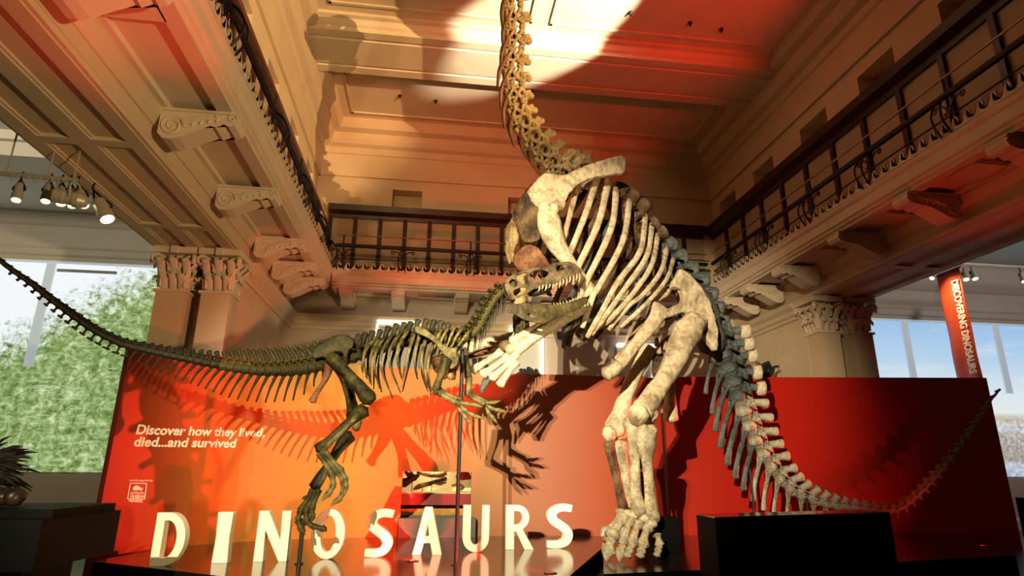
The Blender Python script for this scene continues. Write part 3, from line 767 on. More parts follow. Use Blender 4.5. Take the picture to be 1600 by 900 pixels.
# fossils in it
def case_bone(pts, rad, M, lab, nm='fossil_bone', cat='fossil'):
    bm = bmesh.new(); tube(bm, [aty(x, y, y0+dy) for x, y, dy in pts], rad, seg=8, sub=4, amp=.25, freq=14)
    return bm
FO = 'fossil arm bones in the display case'
def stand(bm, px, py, dy):
    q = aty(px, py, y0+dy); tube(bm, [q, V((q.x, q.y, zr1+.015))], [.008, .008], seg=5, sub=1)
bm = case_bone([(615, 756, .3), (632, 754, .3), (648, 746, .3), (656, 741, .3)], [.05, .09, .06, .02], OLIVE_DARK_SHADED, '')
for q in ((648, 746), (640, 744)): tube(bm, [aty(*q, y0+.3), aty(q[0]-6, q[1]-7, y0+.3), aty(q[0]-3, q[1]-11, y0+.3)], [.05, .035, .012], seg=7, sub=3)
stand(bm, 644, 752, .3); done('fossil_claw', bm, OLIVE_DARK_SHADED, smooth=True, label='large dark fossil claw standing in the case behind the opening', cat='fossil')
bm = case_bone([(646, 765, .25), (655, 760, .25), (672, 755, .25), (688, 750, .25), (697, 748, .25)], [.02, .05, .045, .04, .05], OLIVE_PALE, '')
for dy_, ex in ((0, 695), (4, 697)): tube(bm, [aty(676, 753, y0+.25), aty(686, 752+dy_, y0+.25), aty(ex, 750+dy_, y0+.25)], [.03, .035, .02], seg=6, sub=3, amp=.3, freq=15)
stand(bm, 660, 759, .25); done('fossil_forelimb', bm, OLIVE_PALE, smooth=True, label='tan fossil arm bone slanting upward in the case, below the others', cat='fossil')
bm = case_bone([(652, 738, .45), (672, 742, .45), (690, 742, .45), (697, 736, .45)], [.04, .05, .06, .03], BONE_TAN, '')
for a_ in ((693, 745), (698, 741)): tube(bm, [aty(688, 741, y0+.45), aty(*a_, y0+.45)], [.04, .02], seg=6, sub=2)
stand(bm, 675, 743, .45); done('fossil_forelimb', bm, BONE_TAN, smooth=True, label='golden fossil arm bone high in the case behind the opening', cat='fossil')
bm = bmesh.new()
for k in range(4):
    tube(bm, [aty(712+k*3, 745+k*1.5, y0+.3), aty(722+k*3, 740+k*2.2, y0+.3), aty(732+k*2, 738+k*3.4, y0+.3)], [.022, .04, .02], seg=6, sub=3)
stand(bm, 722, 745, .3); done('fossil_hand', bm, mat('red_cast', (.35, .02, .02), .5, col2=(.5, .05, .04), scale=8), smooth=True, label='bright red fossil hand cast at the side of the case', cat='fossil')
bm = bmesh.new(); tube(bm, [aty(706, 759, y0+.2), aty(716, 757, y0+.2), aty(724, 762, y0+.2), aty(716, 766, y0+.2)], [.02, .03, .03, .02], seg=6, sub=3, amp=.3, freq=12); stand(bm, 716, 766, .2)
done('fossil_bone', bm, OLIVE_PALE, smooth=True, label='small curled brown fossil on the top shelf beside the black post', cat='fossil')
bm = bmesh.new(); tube(bm, [aty(628, 796, y0+.25), aty(645, 794, y0+.25), aty(660, 795, y0+.25), aty(676, 793, y0+.25)], [.02, .04, .03, .015], seg=6, sub=3, amp=.3, freq=12); 
for q in (645, 660): tube(bm, [aty(q, 795, y0+.25), V((aty(q, 795, y0+.25).x, y0+.25, ZS+.47))], [.012, .012], seg=5, sub=1)
done('fossil_bone', bm, OLIVE_PALE, smooth=True, label='long thin fossil above the yellow sand in the lower case', cat='fossil')
# low grey plinth before the opening
a = wl.px(620, 830)[0]; b = wl.px(741, 830)[0]; zg = wl.px(680, 808.5)[1]
bm = bmesh.new()
poly_prism(bm, [wl.pt(a, 0, .22), wl.pt(b, 0, .22), wl.pt(b, 0, .01), wl.pt(a, 0, .01)], ZS, zg, 0, 0)
done('low_plinth', bm, CASEGREY, label='low slate grey plinth at the foot of the wall opening', cat='plinth')

# hanging banner
pT0 = aty(1463, 431, 14.2); Xb = pT0.x
r = ray(1498, 417); tt = Xb/r.x; pT1 = CO + r*tt
by0, by1 = pT1.y, 14.2                      # near and far edge
zt_ = pT0.z; zb_ = 2.0
t = thing('hanging_banner', (Xb, (by0+by1)/2, zb_), 'tall orange-red hanging banner with white lettering before the sky screen', 'banner')
BAN = mat('banner_fabric', (.55, .055, .012), .45, col2=(.60, .075, .018), scale=1.2)
bm = bmesh.new()
n = 24
for i in range(n):
    for (ya, yb_) in ((by0, by1),):
        pass
cols = 8
vsg = [[bm.verts.new((Xb+.012*math.sin(j*1.3+i*.25)+.01*math.sin(i*.9), by0+(by1-by0)*j/cols, zb_+(zt_-zb_)*i/n)) for j in range(cols+1)] for i in range(n+1)]
vsb = [[bm.verts.new(v.co+V((.012, 0, 0))) for v in row] for row in vsg]
for G in (vsg, vsb):
    for i in range(n):
        for j in range(cols): bm.faces.new((G[i][j], G[i][j+1], G[i+1][j+1], G[i+1][j]))
for i in range(n):
    for j in (0, cols): bm.faces.new((vsg[i][j], vsg[i+1][j], vsb[i+1][j], vsb[i][j]))
for j in range(cols):
    for i in (0, n): bm.faces.new((vsg[i][j], vsg[i][j+1], vsb[i][j+1], vsb[i][j]))
done('fabric', bm, BAN, t, smooth=True)
bm = bmesh.new(); tube(bm, [(Xb, by0-.05, zt_), (Xb, by1+.05, zt_)], [.02, .02], seg=8, sub=1)
for yy in (by0+.1, by1-.1): tube(bm, [(Xb, yy, zt_), (Xb, yy, 7.94)], [.006, .006], seg=5, sub=1)
done('hanging_rod', bm, IRON, t)
# the words run down the banner: along the word = downwards, letter tops towards the near edge
def ban(px, py):
    r = ray(px, py); return CO + r*(Xb/r.x)
A1 = ban(1484, 441); B1 = ban(1509, 586)
wdt = abs(by1-by0)
bm = bm_text('DISCOVERING DINOSAURS', lambda x, y, z: V((Xb-.035, by1-wdt*.62+ -y*wdt*.40, A1.z+(B1.z-A1.z)*x)), offset=.035)
done('lettering', bm, REDLETTER, t)

# track lighting
def spot(top, lens, r, label, group, Y, dy=-.10, back=.0):
    a = aty(*top, Y); l = aty(*lens, Y+dy); d = (l-a).normalized()
    t = thing('track_spotlight', a, label, 'spotlight', group)
    L = max((l-a).length*.62, .26); s = l-d*L
    bm = bmesh.new(); lathe(bm, [(r*.55, -.02), (r*.9, 0), (r, .03), (r, L*.6), (r*1.12, L*.62), (r*1.12, L), (r*.95, L), (r*.95, L-.03)], s, d, 16); done('housing', bm, LAMPBODY, t, smooth=False)
    bm = bmesh.new(); lathe(bm, [(r*.94, L-.028), (r*.5, L-.012)], s, d, 16); done('lens', bm, LAMPLIT, t)
    bm = bmesh.new(); mid = s+d*L*.35; tube(bm, [a+V((0, 0, .1)), a, mid+V((r*1.2, 0, r*.6)), mid+V((r*1.15, 0, 0))], [.014, .014], seg=6, sub=3); tube(bm, [a, mid+V((-r*1.2, 0, r*.6)), mid+V((-r*1.15, 0, 0))], [.014, .014], seg=6, sub=3); done('yoke', bm, IRON, t)
g = 'track spotlights in the left aisle'
TY = 8.0
for i, (tp, ln, r) in enumerate((((34, 280), (25, 313), .055), ((79, 283), (71, 315), .055), ((97, 284), (95, 319), .055), ((110, 285), (113, 322), .055), ((122, 286), (132, 322), .055), ((146, 297), (168, 343), .085))):
    spot(tp, ln, r, '%s lit spotlight from the left on the left aisle\'s lighting track' % ORD[i], g, TY)
# a long unlit profile lamp lying along the track
a = aty(84, 304, TY-.4); b = aty(135, 316, TY-.32)
t = thing('profile_spotlight', a, 'long horizontal profile lamp with black mouth on the left lighting track', 'spotlight')
d = (b-a).normalized(); L = (b-a).length
bm = bmesh.new(); lathe(bm, [(.085, 0), (.095, .01), (.095, .12), (.085, .13), (.085, L*.6), (.1, L*.62), (.1, L*.8), (.07, L), (.03, L+.02)], a, d, 18); done('housing', bm, LAMPBODY, t)
bm = bmesh.new(); lathe(bm, [(.075, -.004), (.04, -.002)], a, d, 16); done('mouth', bm, IRON, t)
bm = bmesh.new(); q = a.lerp(b, .6); tube(bm, [q+V((0, -.1, .0)), q+V((0, -.12, .16)), q+V((0, 0, .22)), q+V((0, .12, .16)), q+V((0, .1, 0))], [.014, .014], seg=6, sub=3); done('yoke', bm, LAMPBODY, t)
a = aty(-40, 270, TY); b = aty(122, 285.3, TY)
bm = bmesh.new(); prism(bm, [(-.03, -.02), (.03, -.02), (.03, .03), (-.03, .03)], lambda p, q, t: V((a.x+(b.x-a.x)*t, TY+p, a.z+(b.z-a.z)*t+q+.02)), 0, 1)
for k in (.3, .7, .95):
    q = a.lerp(b, k); tube(bm, [q, V((q.x, q.y, 7.94))], [.012, .012], seg=6, sub=1)
for k in range(5):
    p0 = a.lerp(b, .36+k*.11); p1 = a.lerp(b, .44+k*.11); tube(bm, [p0+V((0, -.03, .03)), (p0+p1)/2+V((0, -.05, -.09)), p1+V((0, -.03, .03))], [.006, .006], seg=5, sub=4)
done('lighting_track', bm, LAMPBODY, label='pale lighting track with looped cables in the left aisle', cat='lighting track')
g = 'track spotlights in the right aisle'
RY = 13.3
for i, (tp, ln, r) in enumerate((((1462, 424), (1456, 435), .055), ((1506, 424), (1510, 437), .07), ((1518, 422), (1524, 436), .07), ((1594, 424), (1601, 440), .07))):
    spot(tp, ln, r, '%s small spotlight from the left on the right aisle\'s lighting track' % ORD[i], g, RY)
a = aty(1500, 412, RY); b = aty(1640, 424, RY)
bm = bmesh.new(); prism(bm, [(-.03, -.02), (.03, -.02), (.03, .03), (-.03, .03)], lambda p, q, t: V((a.x-1+(b.x+1-a.x)*t, RY+p, a.z+q)), 0, 1)
for k in (.1, .9): tube(bm, [V((a.x-1+(b.x+1-a.x)*k, RY, a.z)), V((a.x-1+(b.x+1-a.x)*k, RY, 7.94))], [.012, .012], seg=6, sub=1)
done('lighting_track', bm, LAMPBODY, label='pale lighting track above the orange-red banner', cat='lighting track')

# dark things at the edges of the hall
def bx(nm, M, a, b, **k):
    bm = bmesh.new(); box(bm, a, b); return done(nm, bm, M, **k)
LY = 6.0
a = aty(0, 792, LY); b = aty(84, 796, LY); zt_l = b.z
t = thing('stepped_plinth', (b.x-.8, LY+.6, 0), 'black stepped display plinth at the near end of the left aisle', 'plinth')
bm = bmesh.new(); box(bm, (b.x-2.5, LY, zt_l-.07), (b.x, LY+1.1, zt_l)); done('top_plate', bm, BLACK, t)
bm = bmesh.new(); box(bm, (b.x-2.5, LY-.2, zt_l-.46), (b.x+.04, LY+1.15, zt_l-.07)); done('plinth_body', bm, BLACK, t)
bm = bmesh.new(); box(bm, (b.x-2.5, LY+.1, 0), (b.x-.2, LY+.9, zt_l-.46)); done('plinth_foot', bm, BLACK, t)
for i, px in enumerate((6, 23)):
    p = aty(px, 779, LY+.35)
    bm = bmesh.new(); bmesh.ops.create_icosphere(bm, subdivisions=3, radius=.086)
    for v in bm.verts:
        v.co *= 1+.18*noise.noise(v.co*9+V((i*4, 0, 0))); v.co.z *= .95; v.co += V((p.x, p.y, zt_l+.09))
    done('fossil_egg', bm, mat('dark_glossy_egg', (.012, .007, .005), .35, col2=(.03, .018, .012), scale=9, spec=.25), smooth=True, label=['round dark lump on the black stepped plinth, nearer the photo\'s edge', 'round dark lump on the black stepped plinth, nearer the red wall'][i], cat='fossil egg')
# feathered animal model, mostly beyond the frame
p = aty(-6, 735, LY+.6); s0 = V((p.x, LY+.6, zt_l))
bm = bmesh.new()
tube(bm, [s0+V((-1.1, 0, .35)), s0+V((-.6, 0, .36)), s0+V((-.2, 0, .34)), s0+V((0, 0, .33)), s0+V((.1, 0, .46))], [.03, .12, .19, .17, .06], seg=12, sub=5)
for k in range(260):
    q = s0+V((random.uniform(-.7, .1), random.gauss(0, .10), .34+random.gauss(0, .09))); d = (q-(s0+V((-.25, 0, .3)))).normalized()+V((.1, 0, -.1))
    tube(bm, [q, q+d*.08, q+d*.17+V((0, 0, -.03))], [.016, .014, .003], seg=4, sub=2)
for y in (-.08, .08): tube(bm, [s0+V((-.2, y, .3)), s0+V((-.1, y, .15)), s0+V((-.18, y, .0)), s0+V((-.05, y, .012))], [.07, .05, .025, .02], seg=8, sub=3)
done('feathered_animal_model', bm, FEATHER, label='shaggy black feathered animal model cut off by the photo\'s left edge', cat='animal model')
p = aty(1586, 777, 14.0); zt_r = p.z
bx('black_display_box', BLACK, (p.x, 13.6, 0), (p.x+1.4, 14.0, zt_r), label='black display box below the sky screen in the right aisle', cat='plinth')

# small dark feathered model peeping over the red wall
MY = 14.3
t = thing('feathered_dinosaur_model', (aty(1200, 590, MY).x, MY, 0), 'black feathered dinosaur model raising an arm above the red wall', 'animal model')
q = lambda x, y, d=0: aty(x, y, MY+d)
bm = bmesh.new()
tube(bm, [q(1150, 612), q(1172, 598), q(1188, 590), q(1193, 580), q(1194, 573), q(1199, 570), q(1206, 574)], [.05, .16, .17, .12, .075, .085, .03], seg=10, sub=5, amp=.5, freq=9)
tube(bm, [q(1192, 590, -.1), q(1200, 586, -.15), q(1207, 580, -.2), q(1209, 574, -.2), q(1215, 572, -.2)], [.09, .07, .045, .035, .02], seg=8, sub=4)
for a_ in ((1219, 574), (1218, 571), (1217, 577)): tube(bm, [q(1213, 572, -.2), q(*a_, -.2)], [.02, .006], seg=5, sub=2)
tube(bm, [q(1206, 574), q(1203, 580), q(1207, 578)], [.03, .012, .008], seg=5, sub=2)
for k in range(70):
    w = random.random(); c_ = q(1172+22*w, 596-20*w, random.uniform(-.15, .15)); d = V((random.gauss(0, 1), random.gauss(0, .6), random.gauss(.4, 1))).normalized()
    tube(bm, [c_, c_+d*.14, c_+d*.22+V((-.03, 0, -.02))], [.03, .022, .004], seg=4, sub=2)
zb2 = q(1190, 612).z-.35
for y in (-.1, .12): tube(bm, [q(1178, 598, y), q(1186, 606, y), V((q(1180, 606).x, MY+y, zb2+.1)), V((q(1180, 606).x+.1, MY+y, zb2))], [.1, .07, .035, .03], seg=8, sub=3)
done('body', bm, FEATHER, t)
bm = bmesh.new(); box(bm, (t.location.x-.8, MY-.4, 0), (t.location.x+.35, MY+.4, zb2)); done('stand', bm, BLACK, t)
# dark fan of a tail and three upright blades behind the orange wall
FY = 14.8
t = thing('feather_fan_model', (aty(822, 585, FY).x, FY, 0), 'dark rounded fan of feathers just above the orange wall', 'animal model')
bm = bmesh.new()
c_ = aty(826, 600, FY)
for k in range(15):
    th = math.radians(20+140*k/14); L = .40+.05*math.sin(k*2.1)
    e = c_+V((math.cos(th)*L*.95, .03*(k % 3-1), math.sin(th)*L*.95))
    tube(bm, [c_, c_.lerp(e, .6), e], [.04, .09, .05], seg=6, sub=4, ref=(0, 1, 0), flat=.18)
done('fan', bm, FEATHER, t)
bm = bmesh.new(); box(bm, (c_.x-.4, FY-.3, 0), (c_.x+.4, FY+.3, c_.z-.05)); done('stand', bm, BLACK, t)
for k, (x, yt, yb_) in enumerate(((742.5, 560, 577), (751.5, 559, 577), (760, 559, 576))):
    a_ = aty(x, yb_+8, FY-.1); b_ = aty(x-1.5, yt, FY-.1)
    bm = bmesh.new(); tube(bm, [V((a_.x, a_.y, 3.3)), a_, b_], [.05, .05, .06], seg=8, sub=2, ref=(0, 1, 0), flat=.35)
    box(bm, (a_.x-.05, FY-.2, 0), (a_.x+.05, FY, 3.3))
    done('dark_blade', bm, FEATHER, label=['first of three dark upright blades above the orange wall, from the left', 'middle of three dark upright blades above the orange wall', 'last of three dark upright blades above the orange wall, nearest the fan'][k], cat='blade', group='dark upright blades behind the orange wall')

CASEL = V(((cx0+cx1)/2, y0+.45, 1.75))
# ================================================================== LARGE PALE SKELETON (long-necked, rearing)
HP = aty(1095, 470, 10.5)                     # middle of the hips
SN = V((.19, -.98, 0)).normalized()           # towards the animal's left side, which faces the room
def sg(x, y, off=0.0): return atp(x, y, HP+SN*off, SN)
def refl(p): return p - SN*(2*(p-HP).dot(SN))
SAU = thing('long_necked_dinosaur_skeleton', (HP.x-1.2, HP.y-.6, ZS), 'huge pale long-necked dinosaur skeleton rearing up on its hind legs', 'skeleton')
def part(nm, M, bm, lab=None, parent=None, smooth=True): return done(nm, bm, M, parent or SAU, smooth=smooth, label=lab)

def vertebra(bm, c, t, u, L, R, H, tilt=.0, wt=.3, thick=.12, tp=0.0, waist=.72, knob=1.15, zyg=True, base_w=None):
    """c centre of the body, t towards the head, u up; H spine height above the body"""
    s = t.cross(u).normalized(); u = s.cross(t).normalized()
    tube(bm, [c-t*L*.5, c-t*L*.38, c, c+t*L*.38, c+t*L*.5], [R*.98, R, R*waist, R, R*.98], seg=12, sub=2, amp=.16, freq=9/max(R, .05)*.2, cap=.18)
    q = c+u*R*.6
    tube(bm, [q, q+u*R*.8], [R*.62, R*.5], seg=8, sub=2, ref=s, flat=.8)
    b0 = c+u*R*1.1; tip = c+u*(R+H)-t*tilt
    mid = b0.lerp(tip, .55)+t*tilt*.1
    w = base_w or wt*.8
    tube(bm, [b0, b0.lerp(mid, .5), mid, tip-(tip-mid)*.15, tip], [w*.6, w*.5, wt*.46, wt*.56*knob, wt*.46*knob], seg=10, sub=3, ref=s, flat=thick/wt*1.6, amp=.12, freq=9)
    if tp:
        for k in (-1, 1):
            tube(bm, [c+u*R*.7, c+u*R*.95+s*k*tp*.5-t*L*.05, c+u*R*1.0+s*k*tp-t*L*.15], [R*.4, R*.25, R*.2], seg=7, sub=2, ref=u, flat=.7)
    if zyg:
        for k in (-1, 1):
            a = c+u*R*1.35+s*k*R*.35
            tube(bm, [a, a+t*L*.55+u*R*.15], [R*.28, R*.16], seg=6, sub=2); tube(bm, [a, a-t*L*.5+u*R*.1], [R*.28, R*.16], seg=6, sub=2)

def frames(path, n, up):
    """n evenly spaced (point, tangent) along a smooth path"""
    P = crom(path, 16); d = [0]
    for a, b in zip(P, P[1:]): d.append(d[-1]+(b-a).length)
    out = []
    for i in range(n):
        s = d[-1]*(i+.5)/n; j = 0
        while d[j+1] < s: j += 1
        k = (s-d[j])/(d[j+1]-d[j]); out.append((P[j].lerp(P[j+1], k), (P[min(j+2, len(P)-1)]-P[max(j-1, 0)]).normalized()))
    return out, d[-1]

# --- neck
NECK = [(896, 276, 10.0), (872, 268, 9.85), (846, 244, 9.6), (824, 214, 9.35), (805, 180, 9.1), (798, 140, 8.9), (796, 100, 8.7), (799, 58, 8.45), (797, 15, 8.2), (790, -35, 7.9), (770, -85, 7.6)]
np_ = [aty(x, y, Y) for x, y, Y in NECK]
NV = 14
nf, nl = frames(np_, NV, None)
pts = crom(np_, 6)
bm = bmesh.new(); tube(bm, pts, [.075, .075], seg=8, sub=1); part('neck_shade_armature', IRON, bm, 'black steel rod inside the neck, thickened to darken its hollows')  # thick black core gives the bones' hollows their dark shade
for i, (c, t) in enumerate(nf):
    L = nl/NV*1.02; k = i/NV
    R = .135-.045*k
    back = (CR*1.0 + CU*.25); u = back - t*back.dot(t); u.normalize(); s = t.cross(u).normalized()
    bm = bmesh.new()
    # body of the bone with deep hollows: bars round an open core
    c0, c1 = c-t*L*.5, c+t*L*.46
    tube(bm, [c0, c0+t*L*.1, c0+t*L*.16], [R*1.1, R*1.05, R*.5], seg=12, sub=2, amp=.2, freq=10, cap=.1)
    tube(bm, [c1, c1-t*L*.1, c1-t*L*.17], [R*.95, R*.92, R*.4], seg=12, sub=2, amp=.2, freq=10, cap=.3)
    n_ = lambda a, b, d: c+t*L*a+u*R*b+s*R*d
    for sd in (-1, 1):
        for A, B, r in (((-.42, -.75, .55), (.40, -.7, .5), .26), ((-.40, .1, .95), (.05, .9, .95), .20), ((.05, .9, .95), (.46, .15, .8), .20), ((-.44, -.3, .9), (.02, -.4, 1.0), .20), ((.02, -.4, 1.0), (.44, .5, .8), .19),
                        ((-.30, 1.9, .55), (.02, .8, .9), .24), ((.02, .8, .9), (.36, 1.6, .6), .22), ((-.52, 1.7, .6), (-.1, 2.1, .35), .24), ((-.1, 2.1, .35), (.62, 1.5, .55), .22), ((-.12, .75, .9), (-.1, -.6, .85), .17)):
            tube(bm, [n_(A[0], A[1], A[2]*sd), n_((A[0]+B[0])/2, (A[1]+B[1])/2, (A[2]+B[2])/2*sd), n_(B[0], B[1], B[2]*sd)], [R*r*1.75, R*r*1.25, R*r*1.7], seg=7, sub=3, amp=.35, freq=16)
        # joint facets
        tube(bm, [n_(.55, 1.5, .55*sd), n_(.66, 1.6, .6*sd)], [R*.3, R*.34], seg=7, sub=1); tube(bm, [n_(-.5, 1.75, .6*sd), n_(-.6, 1.8, .6*sd)], [R*.3, R*.32], seg=7, sub=1)
    # spine with knobbed top
    hs = 3.0 if i > 3 else 3.6-.1*i
    tube(bm, [n_(-.05, 1.6, 0), n_(-.1, 2.3, 0), n_(-.12, hs-.2, 0), n_(-.1, hs+.15, 0)], [R*.75, R*.5, R*.55, R*.42], seg=9, sub=3, amp=.35, freq=12)
    tube(bm, [n_(.12, 1.9, 0), n_(.1, hs-.2, 0)], [R*.35, R*.4], seg=7, sub=2, amp=.3, freq=12)
    o = part('cervical_vertebra', BONE_TAN, bm)
    if i < 12:
        for sd, M in ((1, RIBSHADE), (-1, BONE_RED)):
            bm = bmesh.new(); a = n_(-.1, -.7, .95*sd)
            ln = L*(1.5 if i > 2 else 1.1)
            tube(bm, [n_(-.1, -.2, .9*sd), a, a-t*ln*.4-u*R*.7, a-t*ln-u*R*.9], [R*.25, R*.36, R*.30, .012], seg=7, sub=4)
            tube(bm, [a, a+t*L*.45-u*R*.3], [R*.25, .02], seg=6, sub=2)
            part('cervical_rib', M, bm, parent=o)

# --- skull above the frame, at the end of the neck
hc, ht = np_[-1], (np_[-1]-np_[-2]).normalized()
fw = (-CR*.9 - CF*.35 + CU*.25).normalized(); sd_ = fw.cross(V((0, 0, 1))).normalized(); upv = sd_.cross(fw)
bm = bmesh.new()
for k in (-1, 1):
    f3 = lambda x, y, d, k=k: hc + fw*x*.85 + upv*y*.85 + sd_*k*((.17-.07*x)-d*1.0)
    slab(bm, dense([(-.1, -.12), (-.12, .12), (.02, .28), (.25, .30), (.42, .22), (.6, .16), (.78, .10), (.84, -.02), (.8, -.12), (.55, -.14), (.25, -.10)], 2), f3, .04, [dense([(.05, .06), (.10, .19), (.22, .2), (.26, .08), (.15, .02)], 2), dense([(.34, .06), (.42, .16), (.52, .1), (.45, .0)], 2)])
pts = [hc+fw*x*.85+upv*y*.85 for x, y in ((-.1, .1), (.02, .26), (.25, .28), (.42, .2), (.6, .14), (.8, .05))]
tube(bm, pts, [.12, .14, .13, .12, .1, .07], seg=10, sub=4, ref=upv, flat=.3)
sk = part('skull', BONE_TAN, bm)
bm = bmesh.new()
for k in (-1, 1): tube(bm, [hc+fw*x*.85+upv*y*.85+sd_*k*w for x, y, w in ((-.05, -.16, .15), (.2, -.24, .15), (.5, -.28, .13), (.78, -.27, .06))], [.06, .06, .05, .05], seg=8, sub=4, ref=sd_, flat=.5)
part('mandible', BONE_TAN, bm)

# --- back, ribs
DORS = [(892, 270), (912, 282), (932, 297), (952, 316), (972, 338), (990, 358), (1006, 376), (1020, 392), (1033, 407), (1046, 421), (1060, 436), (1074, 452), (1086, 470), (1096, 490), (1106, 510)]
dp = [aty(896, 276, 10.0)] + [sg(*q) for q in DORS[1:]]
ND = 15
df, dl = frames(dp[::-1], ND, None)     # from tail to head
df = df[::-1]
SP = [(900, 240), (910, 250), (935, 262), (972, 292), (992, 302), (1009, 318), (1024, 350), (1036, 362), (1052, 381), (1069, 402), (1086, 421), (1104, 438), (1117, 462), (1126, 484), (1133, 506)]
for i, (c, t) in enumerate(df):
    u = V((.55, .25, .8)); 
    sx, sy = SP[i]; tip = sg(sx, sy) if i else aty(sx, sy, 10.0)
    u = tip-c; u = u - t*u.dot(t); H = max(u.length-.13, .25); u.normalize()
    bm = bmesh.new(); tilt = -(tip-c).dot(t)
    vertebra(bm, c, t, u, dl/ND*.98, .15, H, tilt=tilt, wt=.24, thick=.13, tp=.33, knob=1.2)
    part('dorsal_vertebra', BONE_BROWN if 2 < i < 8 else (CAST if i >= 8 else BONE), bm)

RIBS = [
 [(903, 287), (892, 330), (878, 383)],
 [(934, 276), (917, 328), (900, 372), (885, 408)],
 [(951, 281), (936, 345), (905, 413), (893, 438)],
 [(963, 295), (955, 357), (917, 438), (904, 470)],
 [(984, 313), (973, 377), (936, 447), (926, 464), (910, 512)],
 [(1009, 337), (1000, 393), (965, 441), (939, 489), (917, 527)],
 [(1019, 351), (1011, 399), (979, 447), (947, 492), (924, 523)],
 [(1028, 367), (1019, 412), (992, 455), (958, 494), (944, 508)],
 [(1043, 387), (1032, 425), (1005, 460), (981, 479), (951, 515)],
 [(1053, 404), (1040, 439), (1005, 479), (970, 511)],
 [(1056, 440), (1043, 458), (1029, 471)],
]
RW = [.055, .062, .066, .062, .058, .055, .052, .05, .046, .042, .036]
for i, rb in enumerate(RIBS):
    n = len(rb)
    offs = [.16+.55*math.sin(PI*min(.62, .18+.75*k/(n-1))) for k in range(n)]
    offs[0] = .22; offs[-1] = .48
    P = [sg(x, y, o) for (x, y), o in zip(rb, offs)]
    c, t = df[min(i+2, ND-1)]
    # head reaches in to the backbone
    for side in (0, 1):
        Q = [refl(p) for p in P] if side else P
        bm = bmesh.new(); w = RW[i]
        tube(bm, Q, [w*1.15, w, w*.95, w*.9, w*.85, w*.95, w*.75], seg=10, sub=6, ref=SN, flat=.5, amp=.06, freq=6)
        hd = Q[0]; inn = hd - (SN if not side else -SN)*.2 - V((0, 0, .04))
        tube(bm, [hd, hd.lerp(inn, .5), inn], [w*.95, w*.6, w*.6], seg=8, sub=2)
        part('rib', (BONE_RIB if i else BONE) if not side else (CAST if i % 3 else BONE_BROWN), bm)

# --- shoulder
def plate(nm, M, outline, off, thick, lab=None, voxel=.022, holes=(), fn=None, amp=.05, sm=6, bend=0.0):
    bm = bmesh.new()
    xs = [q[0] for q in outline]; xm = (min(xs)+max(xs))/2; hw = (max(xs)-min(xs))/2
    f = fn or (lambda x, y, d: sg(x, y, off - bend*((x-xm)/hw)**2)-SN*d)
    slab(bm, dense(outline, 3), f, thick, [dense(h, 3) for h in holes])
    o = part(nm, M, bm, lab)
    return organic(o, voxel, sm, amp)
def c3(L): return [(780+x/4.09, 230+y/4.09) for x, y in L]
SCAP = c3([(185, 290), (215, 235), (290, 165), (350, 165), (425, 172), (500, 135), (580, 105), (680, 75), (765, 48), (805, 60), (812, 110), (800, 165), (755, 168), (640, 185), (570, 205), (505, 235), (462, 280), (430, 345), (418, 395), (385, 408), (330, 385), (285, 388), (255, 400), (225, 350)])
plate('scapula', BONE, SCAP, .80, .12, bend=.10, amp=.04)
COR = c3([(170, 285), (215, 345), (258, 400), (262, 470), (275, 545), (245, 595), (160, 600), (135, 560), (112, 500), (78, 440), (105, 385), (135, 325)])
def front(x, y, d): # coracoid and breast plates curve round the chest
    k = max(0, (848-x)/50); return sg(x, y, .80-.38*k*k)-SN*d*.9+CR*d*.3*k
plate('coracoid', BONE_BROWN, COR, 0, .12, fn=front, amp=.06)
STE = c3([(165, 615), (215, 600), (275, 625), (325, 705), (345, 735), (260, 765), (165, 775), (115, 735), (100, 685), (140, 650)])
plate('sternal_plate', BONE_RED, STE, 0, .11, fn=lambda x, y, d: front(x, y, d)-SN*.12, amp=.06)
RSC = c3([(95, 440), (125, 480), (130, 560), (105, 650), (95, 730), (75, 640), (70, 520)])
plate('coracoid', BONE_TAN, RSC, 0, .3, fn=lambda x, y, d: sg(x, y, .15)-SN*d, amp=.05)
bm = bmesh.new(); tube(bm, [sg(826, 330, -.3), sg(838, 300, -.55), sg(890, 275, -.75), sg(960, 258, -.8)], [.10, .2, .12, .16], seg=10, sub=5, ref=SN, flat=.4, amp=.1, freq=5); part('scapula', BONE_BROWN, bm)

def lump(bm, c, r, sq=(1, 1, 1)):
    b = bmesh.new(); bmesh.ops.create_icosphere(b, subdivisions=3, radius=r)
    for v in b.verts:
        v.co *= 1+.2*noise.noise(v.co*(1.3/r)+c); v.co = V((v.co.x*sq[0], v.co.y*sq[1], v.co.z*sq[2]))+c
    me = bpy.data.meshes.new('l'); b.to_mesh(me); b.free(); bm.from_mesh(me); bpy.data.meshes.remove(me)
def bone(nm, M, pts, radii, lab=None, seg=14, sub=7, amp=.10, freq=5, ref=None, flat=1.0, parent=None, lumps=()):
    bm = bmesh.new()
    for c_, r_ in lumps: lump(bm, c_, r_)
    tube(bm, pts, radii, seg=seg, sub=sub, amp=amp, freq=freq, ref=ref, flat=flat); return part(nm, M, bm, lab, parent)
